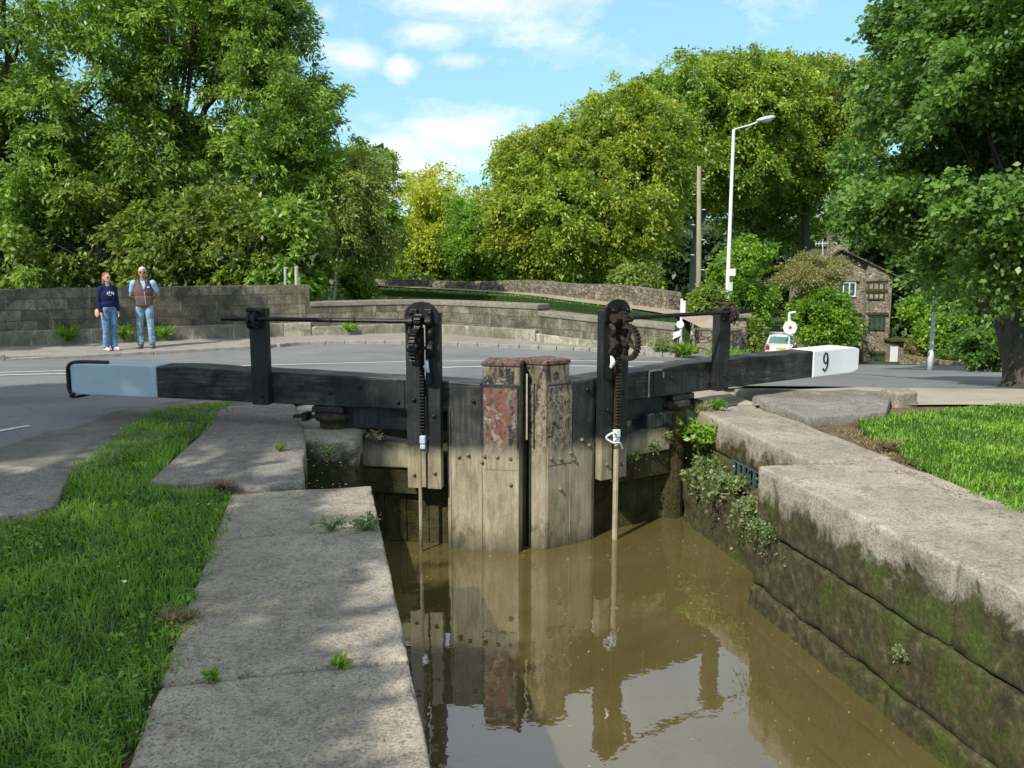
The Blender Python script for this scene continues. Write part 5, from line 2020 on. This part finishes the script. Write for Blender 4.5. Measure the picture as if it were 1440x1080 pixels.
        mb.build('collar', M['gilet'], root, smooth_=True)
    for sg, (hp_, kn, an, ft) in zip((-1, 1), legs):
        mb = MB()
        cap(mb, (ft[0], ft[1] + .06, .045), (ft[0] + sg * .015, ft[1] - .15, .038), .046, .042)
        cap(mb, (ft[0], ft[1] + .06, .018), (ft[0] + sg * .015, ft[1] - .16, .018), .020, .020)
        fused(mb, 'shoe', M['shoe_pale'] if female else M['shoe'], root, .01, 1)
    return root


pz = lambda x, y: ground_z(x, y) + .10
mx_, my_ = -7.78, 18.85
person('white-haired man in a brown gilet and light blue shirt by the tall wall', (mx_, my_, pz(mx_, my_)), 1.70, R(12), False)
fx_, fy_ = -8.32, 18.35
person('woman with auburn hair and sunglasses in a navy hooded top and blue jeans', (fx_, fy_, pz(fx_, fy_)), 1.60, R(50), True)

# ================================================================== TREES AND PLANTS


def B(u, v, y, ru, rv, ry=None):
    c = D(u, v, y)
    rx = ru / F * y
    rz = rv / F * y
    return (c[0], c[1], c[2], rx, ry or rx * .8, rz)


def at(u, y):
    x = D(u, 420, y)[0]
    return (x, y, ground_z(x, y))


G1 = 'broadleaved trees growing behind the tall parapet wall'
tree('ash_tree', 'big ash tree at the left edge with visible dark trunk and pale seed bunches', at(8, 27), [B(40, 60, 27, 170, 170, 3.0), B(120, 190, 26.5, 150, 130, 2.6), B(-60, 150, 27, 120, 200, 3), B(20, 270, 25.6, 120, 110, 2)],
     900, 90, .58, .19, .068, 'ash', 1, .26, group=G1, hollow=.35, droop=.55, rag=.4, twigs=4, up=.6)
tree('ash_tree', 'tall airy ash tree filling the sky right of the left edge ash', at(255, 28), [B(250, 60, 28, 130, 120, 2.6), B(240, -60, 28, 130, 90, 2.5), B(200, 200, 27.5, 110, 110, 2.2), B(330, 100, 28.5, 90, 120, 2)],
     780, 90, .56, .19, .068, 'ash', 2, .2, group=G1, hollow=.35, droop=.55, rag=.4, twigs=4, up=.6)
tree('ash_tree', 'ash tree whose feathery right side stands against the open sky', at(370, 28), [B(385, 110, 28, 70, 100, 2.2), B(410, 180, 27.5, 72, 90, 2), B(370, 250, 27, 85, 90, 2), B(360, 10, 28, 70, 60, 2), B(430, 270, 27, 45, 70, 1.5)],
     680, 85, .48, .17, .06, 'ash', 3, .16, group=G1, hollow=.3, droop=.5, rag=.55, twigs=4, up=.6)
for i, (u, v, ru, rv, lf, lab) in enumerate([(25, 350, 105, 80, 'ash', 'leafy bush overhanging the tall wall at the left edge'), (150, 340, 95, 80, 'under', 'yellowish bush rising behind the two people'),
                                             (255, 345, 90, 75, 'under', 'olive bush behind the tall wall right of the man'), (345, 350, 80, 70, 'under', 'brownish green bush above the spindle support post'),
                                             (415, 352, 34, 60, 'ash', 'green bush at the right end of the tall wall')]):
    y = 24.6 + .3 * (i % 2)
    tree('bush', lab, at(u, y), [B(u, v, y, ru, rv, 1.3)], 190, 75, .42, .17, .085, lf, 20 + i, .06, cat='bush', stems=3, k_limb=30, hollow=.3, rag=.6, gap=.0, twigs=4, droop=.5)
tree('birch_tree', 'slim silver birch with drooping olive foliage beyond the end of the tall wall', at(466, 27), [B(480, 300, 27, 36, 55, 1.0), B(500, 270, 27.5, 32, 60, .9), B(520, 335, 27.5, 24, 40, .9)],
     230, 100, .42, .12, .06, 'olive', 31, .055, bark='birch', droop=.8, hollow=.2, rag=.5)
tree('alder_tree', 'dark rounded tree showing behind the silver birch', at(512, 40), [B(512, 262, 40, 42, 55, 1.4), B(520, 330, 40, 45, 50, 1.4)], 200, 100, .6, .17, .09, 'ash', 32, .14, rag=.3)
tree('beech_tree', 'small spreading yellow-green tree low against the clouds by the canal', at(606, 48), [B(612, 272, 48, 55, 30, 2), B(640, 300, 48, 45, 40, 2), B(585, 330, 48, 42, 45, 1.8), B(625, 345, 47, 60, 30, 2)],
     330, 95, .8, .20, .10, 'yellow', 33, .16, droop=.5, flat=.25, rag=.5, hollow=.3, k_limb=40)
tree('sapling', 'fresh green young tree between the yellow tree and the first beech', at(668, 42), [B(668, 345, 42, 35, 45, 1.4), B(660, 300, 43, 26, 30, 1)], 170, 95, .6, .17, .09, 'shrub', 34, .07, rag=.4)
G2 = 'row of mature beech trees along the towpath'
tree('beech_tree', 'first beech of the row with coppery top and skirts sweeping to the wall', at(772, 42), [B(765, 235, 42, 66, 58, 2.6), B(738, 300, 41, 52, 66, 2.4), B(790, 310, 40, 60, 75, 2.4), B(815, 215, 43, 50, 54, 2), B(850, 330, 40, 30, 50, 1.6)],
     950, 95, .68, .20, .095, 'beech', 41, .26, group=G2, droop=.75, flat=.22, rag=.16, hollow=.45, twigs=4, gap=-.32)
tree('beech_tree', 'second beech of the row rising behind the first in yellow-green', at(868, 42), [B(872, 195, 43, 74, 76, 2.8), B(868, 290, 40.5, 66, 85, 2.4), B(912, 225, 42, 56, 90, 2.2)],
     980, 95, .68, .20, .095, 'beech', 42, .28, group=G2, droop=.7, flat=.22, rag=.16, hollow=.45, twigs=4, gap=-.32)
tree('beech_tree', 'tallest beech of the row, deep green with bare trunk behind the telegraph pole', at(975, 58), [B(985, 150, 58, 92, 70, 4.2), B(955, 225, 57, 74, 62, 3.8), B(1050, 150, 58, 70, 76, 4), B(920, 290, 56, 36, 60, 2.4), B(1030, 230, 57, 60, 50, 3)],
     1300, 95, .9, .27, .13, 'beech_green', 43, .42, bark='bark_pale', group=G2, droop=.8, flat=.22, rag=.16, hollow=.45, twigs=4, gap=-.32)
tree('beech_tree', 'broad golden-topped beech right of the street lamp lantern', at(1132, 61), [B(1110, 140, 61, 86, 62, 4.2), B(1155, 200, 61, 66, 80, 4), B(1075, 215, 60, 62, 60, 3.8), B(1190, 135, 63, 60, 52, 4)],
     1300, 95, .92, .27, .13, 'beech', 44, .42, group=G2, droop=.8, flat=.22, rag=.16, hollow=.45, twigs=4, gap=-.32)
tree('beech_tree', 'shaded beech with forked dark trunk behind the round green shrub', at(1050, 66), [B(1050, 270, 66, 85, 50, 4), B(1120, 300, 66, 70, 50, 4)],
     300, 90, 1.2, .30, .15, 'beech_green', 45, .45, group=G2, rag=.35, hollow=.3)
# right side
tree('maple_tree', 'large dark green maple overhanging the right edge with a broad grey trunk', (6.35, 10.75, ground_z(6.3, 10.7)),
     [B(1345, 60, 12.3, 110, 110, 1.6), B(1262, 40, 12.6, 42, 26, .5), B(1235, 300, 12.6, 45, 30, .5), B(1395, 225, 11.8, 160, 120, 1.5), B(1270, 245, 12.6, 85, 75, 1.0), B(1480, 120, 11.0, 150, 220, 1.8), B(1362, 345, 12.2, 50, 45, 1.0), B(1400, 160, 10.6, 100, 70, .5), B(1445, 370, 10.2, 60, 60, .5), B(1425, 230, 9.9, 80, 130, .45), B(1440, 120, 9.8, 90, 150, .45)],
     1400, 120, .34, .080, .058, 'maple', 51, .32, hollow=.25, droop=.45, flat=.25, rag=.4, k_limb=14, limb_r=.07, trunk_top=1.6, gap=-.2, twigs=5)
tree('sycamore_tree', 'second dark tree closing the view above the cottage and low garden wall', at(1380, 30), [B(1365, 340, 30, 60, 85, 2), B(1440, 300, 29, 100, 150, 2), B(1290, 180, 31, 80, 130, 2.2), B(1400, 60, 31, 160, 130, 2)],
     420, 95, .8, .20, .13, 'maple', 52, .15, rag=.35)
tree('bush', 'round bright green shrub behind the right spindle post', at(1045, 35), [B(1047, 395, 35, 44, 56, 1.0), B(1008, 412, 34.5, 28, 44, .8)], 280, 90, .42, .13, .085, 'shrub', 53, .05, cat='bush', stems=3, k_limb=12, rag=.35)
tree('bush', 'bright green shrub left of the cottage above the white car', at(1150, 45), [B(1158, 444, 45, 30, 36, 1.4), B(1172, 455, 45, 24, 30, 1.4), B(1122, 408, 46.5, 26, 22, 1.0), B(1132, 436, 46, 16, 22, .8)], 300, 90, .55, .17, .11, 'shrub', 54, .06, cat='bush', stems=3, k_limb=12, rag=.4)
tree('hawthorn_tree', 'brown-olive hawthorn spreading in front of the cottage gable', at(1160, 46), [B(1145, 378, 46.5, 36, 22, 1.4), B(1178, 376, 47.5, 22, 16, 1.0), B(1130, 400, 46, 40, 22, 1.4)], 240, 80, .55, .13, .07, 'hawthorn', 55, .08, rag=.5, flat=.3)
tree('bush', 'sunlit bush behind the garden wall right of the lamp column', at(1335, 47), [B(1322, 468, 47, 28, 26, 1.8), B(1365, 455, 47, 45, 30, 1.8), B(1300, 436, 49, 20, 20, 1.4)], 260, 90, .6, .18, .12, 'shrub', 56, .06, cat='bush', stems=3, k_limb=12, rag=.4)
tree('bush', 'small rounded dark green bush on the low garden wall', at(1342, 45.5), [B(1338, 498, 45.5, 26, 16, .9)], 90, 90, .3, .09, .05, 'maple', 57, .04, cat='bush', stems=2, k_limb=6, rag=.15)
tree('bush', 'dusty green bush against the outbuilding wall', at(1288, 47.5), [B(1290, 492, 47.5, 9, 16, .5)], 90, 80, .35, .12, .07, 'hawthorn', 58, .04, cat='bush', stems=2, k_limb=6, rag=.3)
for u, v, y, ru, rv, lab, lf in [(1000, 425, 24, 20, 24, 'small green bush at the foot of the telegraph pole', 'under'), (895, 394, 34, 24, 15, 'dull green bush above the towpath wall', 'under'), (1052, 470, 24, 5, 18, 'dark ivy-clad bush between gate pier and lane', 'under'), (700, 385, 43, 50, 16, 'low green bush spilling over the far towpath wall', 'shrub'), (590, 385, 48, 60, 14, 'low bush strip above the pale end of the towpath wall', 'under'), (1388, 486, 27, 34, 26, 'dark green bush in the shade between the lamp column and the maple trunk', 'maple'), (490, 400, 30, 26, 18, 'feathery green bush by the canal beside the birch stem', 'shrub')]:
    tree('bush', lab, at(u, y), [B(u, v, y, ru, rv)], 80, 80, .012 * y, .005 * y, .003 * y, lf, int(u), .03, cat='bush', stems=2, k_limb=5, rag=.4)


def belt(name, label, u0, u1, y, v0, v1, n, L, seed, curve=0.0, leafm='wood_far'):
    rng = np.random.default_rng(seed)
    us = rng.uniform(u0, u1, n)
    k = np.array([noise.noise(Vector((u * .021, seed, 0))) * 28 + noise.noise(Vector((u * .07, seed, 4))) * 14 for u in us])
    vs = v1 - (v1 - (v0 + k)) * rng.uniform(0, 1, n) ** .8
    ys = y + rng.uniform(-2.5, 2.5, n)
    pos = np.array([D(u, v, yy) for u, v, yy in zip(us, vs, ys)])
    o = leaf_mesh(name, pos, (0, -.3, .8), L, L * .6, M[leafm], rng, origin=tuple(pos.mean(axis=0)))
    return tag(o, label, 'woodland', kind='stuff')


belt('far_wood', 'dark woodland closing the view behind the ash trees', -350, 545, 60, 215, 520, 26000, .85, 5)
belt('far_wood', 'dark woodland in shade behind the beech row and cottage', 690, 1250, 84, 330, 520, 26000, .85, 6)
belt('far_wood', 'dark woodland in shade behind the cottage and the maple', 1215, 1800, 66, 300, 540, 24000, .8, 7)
belt('far_wood', 'pale distant trees low between the birch and the yellow tree', 520, 720, 90, 345, 420, 7000, 1.1, 8, leafm='olive')

# trees behind and beside the viewer: they throw the dappled shade over the left bank and the left gate
SUN_AZ = (.60, .80)          # direction the light travels over the ground
SUN_EL = R(43)


def up_sun(x, y, z, h):
    """centre of a crown at height h whose shade falls at x, y, z"""
    t = (h - z) / math.tan(SUN_EL)
    return (x - SUN_AZ[0] * t, y - SUN_AZ[1] * t, h)


def shade_tree(label, spots, base, n, seed, per=70, **kw):
    blobs = []
    for (x, y, z, h, r, ry, rz) in spots:
        c = up_sun(x, y, z, h)
        blobs.append((c[0], c[1], c[2], r, ry, rz))
    tree('lime_tree', label, base, blobs, n, per, .36, .14, .10, 'maple', seed, .18, rag=.25, hollow=.1, k_limb=20, **kw)


shade_tree('lime tree on the left bank behind the viewpoint, shading the grass and coping', [(-2.7, 5.0, 0, 6.5, 1.4, 1.9, .8), (-2.2, 2.5, 0, 6.0, 1.2, 1.1, .7), (-4.4, 8.0, .2, 7.4, 1.5, 1.2, .8), (-1.25, 4.5, 0, 6.8, .42, .7, .3), (-1.0, 3.0, 0, 5.4, .3, .35, .25), (-.9, 2.1, 0, 5.4, .3, .3, .25)], (-7.9, -2.2, -.05), 350, 71)
shade_tree('tall lime tree farther behind the viewpoint, shading the left balance beam', [(-3.7, 7.8, .4, 10.5, 1.3, .8, .6), (-4.2, 7.9, .4, 11.5, .6, .5, .4), (-2.2, 7.4, .3, 10.5, 1.0, .6, .5), (-5.9, 9.4, 0, 10.5, 1.7, 1.4, .8), (-7.5, 8.0, 0, 10.5, 1.3, 1.3, .8)], (-10.5, -3.5, -.05), 620, 72, gap=-.5)
shade_tree('tree left of the view whose shadow streaks the tall parapet wall', [(-11.2, 19.4, .1, 8, 1.8, 1.2, 1.1), (-9.0, 20.6, .2, 9.0, 1.0, .8, .9), (-6.9, 20.8, .3, 9.0, .5, .5, .7)], (-17.0, 12.0, -.4), 210, 73, per=50)

# small plants on the walls and paving
weed('wild_plant', 'leafy green weed topping the plants in the right gate recess', W(3.40, 7.45, -.30), 34, .24, .06, 'shrub', 81, group='plants on the right recess wall')
weed('wild_plant', 'pale grey-green straggling weed below the leafy weed in the right recess', W(3.32, 7.2, -.50), 46, .26, .05, 'weed', 82, trail=.28, group='plants on the right recess wall', flower=('deadleaf', 40, .03))
weed('wild_plant', 'withered pale plant hanging beside the iron grille', W(3.28, 6.7, -.52), 52, .27, .045, 'weed', 83, trail=.28, group='plants on the right recess wall', flower=('deadleaf', 60, .03))
weed('wild_plant', 'small weed with orange dead leaves at the right of the grille', W(3.20, 6.1, -.52), 40, .22, .04, 'weed', 84, trail=.26, flower=('deadleaf', 40, .03))
weed('wild_plant', 'pale lichen-green plant sprouting from the joint at the coping corner', W(2.96, 5.40, -.47), 60, .20, .022, 'weed', 85, trail=.26, spread=1.2)
weed('wild_plant', 'tiny plant clinging low on the right wall above the water', W(2.93, 3.9, -.62), 14, .07, .018, 'weed', 86, trail=.05)
for i, (k, z) in enumerate([(1.15, -.36), (1.35, -.30), (1.55, -.22)]):
    p = PR(k, .0, z)
    weed('wild_plant', ['pale flecked weed on the mossy rail nearest the white paddle rod', 'pale flecked weed midway along the mossy rail of the numbered gate', 'pale flecked weed on the mossy rail next to the heel post'][i], p, 16, .11, .028, 'weed', 90 + i, trail=.1, flower=('deadleaf', 26, .018))
weed('wild_plant', 'twiggy withered plant on the stone under the left beam', PL(1.30, -.02, -.12), 8, .12, .025, 'deadleaf', 94)
weed('wild_plant', 'dark speckled plant in the left gate recess', W(.0, 7.1, -.15), 16, .14, .02, 'weed', 95)
weed('wild_plant', 'small yellow-green plant over the edge of the left coping stone', W(.20, 4.72, .0), 20, .085, .026, 'weed', 96)
weed('wild_plant', 'sprawling stems creeping along the joint of the left coping', W(.0, 4.74, .0), 16, .09, .018, 'weed', 97, spread=1.3)
weed('grass_tuft', 'small green grass tuft in the joint between the nearest left coping stones', W(.02, 3.1, .0), 9, .036, .016, 'grass', 98)
weed('grass_tuft', 'low tuft of grass at the grassy end of the left coping joint', W(-.42, 3.1, .0), 7, .03, .015, 'grass', 99)
weed('grass_tuft', 'little tuft on the big back slab near the pivot', W(-.35, 6.75, .01), 12, .05, .022, 'weed', 100)
weed('grass_tuft', 'tuft beside the anchor collar on the right coping', W(3.62, 7.72, .0), 12, .10, .028, 'shrub', 101)
weed('grass_tuft', 'yellow-green growth at the corner of the right coping by the pivot', W(3.47, 7.74, -.03), 22, .11, .03, 'weed', 102, trail=.08)
weed('grass_tuft', 'green tuft at the foot of the tall wall beside the woman', (-8.75, 20.0, -.5), 24, .34, .07, 'shrub', 103)
weed('grass_tuft', 'wide green tuft between the woman and the man at the wall foot', (-8.0, 20.35, -.5), 22, .26, .06, 'shrub', 104)
weed('grass_tuft', 'tuft at the foot of the tall wall left of the woman', (-9.8, 19.55, -.5), 26, .32, .07, 'shrub', 105)
weed('grass_tuft', 'green tuft on the pavement by the lower curved wall', (-4.0, 21.8, -.5), 22, .22, .06, 'shrub', 106)
weed('grass_tuft', 'grass tuft below the road sign post', (3.45, 17.7, -.62), 30, .26, .07, 'shrub', 107)
weed('grass_tuft', 'yellow stalky weed left of the road sign post', (3.0, 17.95, -.6), 18, .42, .06, 'weed', 108)
weed('grass_tuft', 'bright grass patch before the rubble wall', (4.3, 17.6, -.72), 34, .24, .07, 'shrub', 109, spread=2)
weed('grass_tuft', 'tiny tuft on the pale concrete path', (4.15, 9.6, -.1), 12, .05, .03, 'shrub', 110, spread=2)

# fallen leaves and floating bits
rng = np.random.default_rng(5)


def fallen(name, label, x, y, z, s, mat, rot, group, curl=.3):
    mb = MB()
    pts = []
    for i in range(10):
        t = 2 * math.pi * i / 10
        r = s * (.5 + .5 * abs(math.cos(t / 1))) * (.55 if i % 5 in (1, 4) else .62)
        a, b_ = r * math.cos(t), r * math.sin(t) * .75
        pts.append((x + a * math.cos(rot) - b_ * math.sin(rot), y + a * math.sin(rot) + b_ * math.cos(rot), z + .004 + curl * s * (b_ / s) ** 2 + .08 * s * math.sin(t * 2)))
    mb.v = pts + [(x, y, z + .003)]
    mb.f = [(i, (i + 1) % 10, 10) for i in range(10)]
    o = mb.build(name, M[mat], origin=(x, y, z), fix=False)
    at_ = o.data.attributes.new('tint', 'FLOAT', 'FACE')
    at_.data.foreach_set('value', [float(rng.uniform(.4, 1))] * 10)
    return tag(o, label, 'leaf', group)


gl = 'fallen leaves on the left lawn'
for u, v, s, lab in [(103, 738, .03, 'pale fallen leaf on the left lawn near the road slab'), (235, 737, .03, 'pale fallen leaf on the left lawn near the coping'), (148, 724, .025, 'narrow fallen leaf between two paler ones on the lawn'), (175, 826, .03, 'white feather-like scrap standing in the grass')]:
    x, y = G(u, v, .02)
    fallen('fallen_leaf', lab, x, y, .045, s, 'sign' if 'feather' in lab else 'weed', rng.uniform(0, 6), gl, .9)
gl = 'litter of dead leaves on the left coping'
for u, v, s, lab in [(270, 962, .016, 'curled dead leaf on the coping beside the near turf'), (462, 871, .012, 'single yellow leaf flake alone on the bare coping stone'), (372, 686, .02, 'dark dead leaf where the coping narrows at the grass corner'), (510, 1060, .02, 'torn dry leaf at the bottom edge of the near coping stone')]:
    x, y = G(u, v, .0)
    fallen('fallen_leaf', lab, x, y, .008, s, 'deadleaf', rng.uniform(0, 6), gl)
for u, v, s, mat, lab in [(688, 783, .045, 'shrub', 'bright green leaf floating at the foot of the left gate'), (735, 782, .04, 'weed', 'yellow-green weed scrap floating at the gap between the gates'), (797, 787, .03, 'deadleaf', 'pale leaf floating before the right mitre post'), (858, 788, .02, 'deadleaf', 'small pale leaf floating below the white rod'),
                          (960, 731, .025, 'weed', 'leaf floating by the heel of the right gate'), (972, 849, .03, 'weed', 'curled yellow leaf floating in open brown water'), (1045, 797, .02, 'deadleaf', 'orange leaf floating near the right wall')]:
    x, y = G(u, v, WATER_Z)
    fallen('floating_leaf', lab, x, y, WATER_Z + .001, s, mat, rng.uniform(0, 6), 'leaves floating on the lock water', .05)

# scum, seeds and leaf scraps drifting on the water
rg = np.random.default_rng(77)
pts_ = []
while len(pts_) < 300:
    n_ = rg.uniform(.2, 3.1)
    s_q = rg.uniform(2.4, 7.2)
    dens_ = .12 + .9 * max(0, noise.noise(Vector((n_ * 1.6, s_q * 1.1, 5.0)))) + .8 * smooth(6.2, 7.2, s_q) + .6 * smooth(2.6, 2.95, n_)
    if rg.uniform() < dens_:
        pts_.append(W(n_, s_q, WATER_Z + .003))
o = leaf_mesh('floating_litter', np.array(pts_), (0, 0, 30), .020, .010, M['deadleaf'], rg)
tag(o, 'tiny leaf scraps and seeds drifting on the brown water', 'litter', kind='stuff')
pts_ = []
while len(pts_) < 700:
    n_ = rg.uniform(-.62, .24)
    s_q = rg.uniform(1.4, 8.6)
    k_ = min(abs(s_q - t_) for t_ in (3.1, 4.72, 5.62, 7.35))
    if rg.uniform() < .05 + .9 * math.exp(-(n_ + .6) * 9) + .8 * math.exp(-k_ * 22):
        if n_ < .1 or s_q < 5.5:
            pts_.append(W(n_, s_q, .012))
o = leaf_mesh('stone_litter', np.array(pts_), (0, 0, 5), .022, .008, M['deadleaf'], rg)
tag(o, 'dry scraps and stems scattered over the left coping joints', 'litter', kind='stuff')
pts_ = []
while len(pts_) < 500:
    n_ = rg.uniform(3.5, 4.15)
    s_q = rg.uniform(1.4, 7.6)
    if rg.uniform() < .04 + .9 * math.exp(-(4.1 - n_) * 9) + .8 * math.exp(-min(abs(s_q - 3.6), abs(s_q - 5.63)) * 20):
        pts_.append(W(n_, s_q, .014))
o = leaf_mesh('stone_litter', np.array(pts_), (0, 0, 5), .026, .008, M['drygrass'], rg)
tag(o, 'dry grass scraps scattered over the right coping', 'litter', kind='stuff')
for nm, lab, x_, y_, z_, hh, seed_ in [('a', 'dry tuft of long grass at the turf corner beside the big left slab', -1.85, 5.50, -.02, .07, 201), ('b', 'dry trailing stems where the left lawn meets the coping', -1.36, 3.45, -.02, .06, 202), ('d', 'dry wisp at the corner of the right lawn', 2.86, 6.6, -.02, .10, 204)]:
    weed('grass_tuft', lab, (x_, y_, z_), 22, hh, .02, 'drygrass', seed_, spread=1.3)

# ================================================================== LIGHT, SKY, CAMERA
sun = bpy.data.lights.new('sun', 'SUN')
sun.energy = 5.0
sun.angle = R(.53)
sun.color = (1, .955, .87)
so = bpy.data.objects.new('sun', sun)
COL.objects.link(so)
dv = Vector((SUN_AZ[0] * math.cos(SUN_EL), SUN_AZ[1] * math.cos(SUN_EL), -math.sin(SUN_EL)))
so.rotation_euler = dv.to_track_quat('-Z', 'Y').to_euler()

w = bpy.data.worlds.new('World')
scene.world = w
w.use_nodes = True
nt = NT(w)
bg = nt.n['Background']
sky = nt.add('ShaderNodeTexSky')
sky.sky_type = 'NISHITA'
sky.sun_disc = False
sky.sun_elevation = SUN_EL
sky.sun_rotation = math.atan2(-SUN_AZ[0], -SUN_AZ[1])
sky.air_density = 1.0
sky.dust_density = .6
sky.ozone_density = 2.2
tc = nt.add('ShaderNodeTexCoord').outputs['Generated']
# clouds: broken cumulus, laid out in directions of the sky
sep = nt.add('ShaderNodeSeparateXYZ')
nt.link(tc, sep.inputs[0])
zc = nt.math('MAXIMUM', sep.outputs[2], .04)
proj = nt.add('ShaderNodeCombineXYZ')
nt.link(nt.math('DIVIDE', sep.outputs[0], nt.math('ADD', zc, .18)), proj.inputs[0])
nt.link(nt.math('DIVIDE', sep.outputs[1], nt.math('ADD', zc, .18)), proj.inputs[1])
cn = nt.noise(proj.outputs[0], 1.1, 9, .58, .3)
dn_ = nt.noise(nt.mapped(tc, (1, 1, 2.2)), 9, 9, .62, .3)
total = None
for (u, v, ru, rv, amt) in [(690, -15, 150, 62, 1.15), (610, 45, 62, 24, .85), (565, 96, 30, 17, .85), (500, 85, 42, 26, .8), (630, 195, 140, 46, 1.0), (560, 235, 110, 40, .85), (655, 85, 55, 14, .6), (452, 15, 22, 14, .6), (620, 290, 90, 30, .7)]:
    r_ = Vector(ray(u, v)).normalized()
    rx_, rz_ = ru / F, rv / F
    sub = nt.add('ShaderNodeVectorMath', operation='SUBTRACT')
    nt.link(tc, sub.inputs[0])
    sub.inputs[1].default_value = r_
    mp_ = nt.add('ShaderNodeVectorMath', operation='MULTIPLY')
    nt.link(sub.outputs[0], mp_.inputs[0])
    mp_.inputs[1].default_value = (1 / rx_, .3 / rx_, 1 / rz_)
    ln_ = nt.add('ShaderNodeVectorMath', operation='LENGTH')
    nt.link(mp_.outputs[0], ln_.inputs[0])
    blob = nt.math('MULTIPLY', nt.math('SUBTRACT', 1.25, ln_.outputs['Value'], clamp=True), amt)
    total = blob if total is None else nt.math('MAXIMUM', total, blob)
shape = nt.math('ADD', total, nt.math('MULTIPLY', nt.math('SUBTRACT', dn_, .5), 2.4))
near_c = nt.ramp(shape, [(.16, 0), (1.0, 1)])
hi = nt.ramp(sep.outputs[2], [(.265, 0), (.36, 1)])
gen = nt.math('MULTIPLY', nt.ramp(cn, [(.34, 0), (.54, .85)]), hi)
cl = nt.math('MAXIMUM', nt.math('MULTIPLY', near_c, .9), gen)
shade = nt.ramp(dn_, [(.3, (7.6, 8.0, 8.6)), (.7, (10.5, 10.5, 10.5))])
blue = nt.mix(1.0, sky.outputs[0], (1.05, 1.32, 1.38), 'MULTIPLY')
skyc = nt.mix(nt.ramp(sep.outputs[2], [(.27, .6), (.5, .0)]), nt.mix(nt.ramp(sep.outputs[2], [(.4, 0), (.7, .45)]), blue, (.6, 1.1, 1.9)), (3.9, 7.2, 8.5))
shade = nt.mix(nt.ramp(sep.outputs[2], [(.24, 0), (.42, 1)]), shade, (6.2, 6.5, 6.9))
col = nt.mix(cl, skyc, shade)
# what the world sends from below the horizon is dark earth
nt.link(col, bg.inputs[0])
bg.inputs['Strength'].default_value = .125

cam = bpy.data.cameras.new('camera')
cam.sensor_width = 36
cam.lens = F / 1440 * 36
cam.clip_start = .05
cam.clip_end = 5000
co = bpy.data.objects.new('camera', cam)
COL.objects.link(co)
co.location = (0, 0, CAM_H)
co.rotation_euler = (R(90) - PITCH, 0, 0)
scene.camera = co
scene.view_settings.view_transform = 'Standard'
scene.view_settings.look = 'None'
scene.view_settings.exposure = 0
scene.view_settings.gamma = 1
scene.cycles.max_bounces = 6
scene.cycles.transparent_max_bounces = 6
scene.cycles.caustics_reflective = False
scene.cycles.caustics_refractive = False
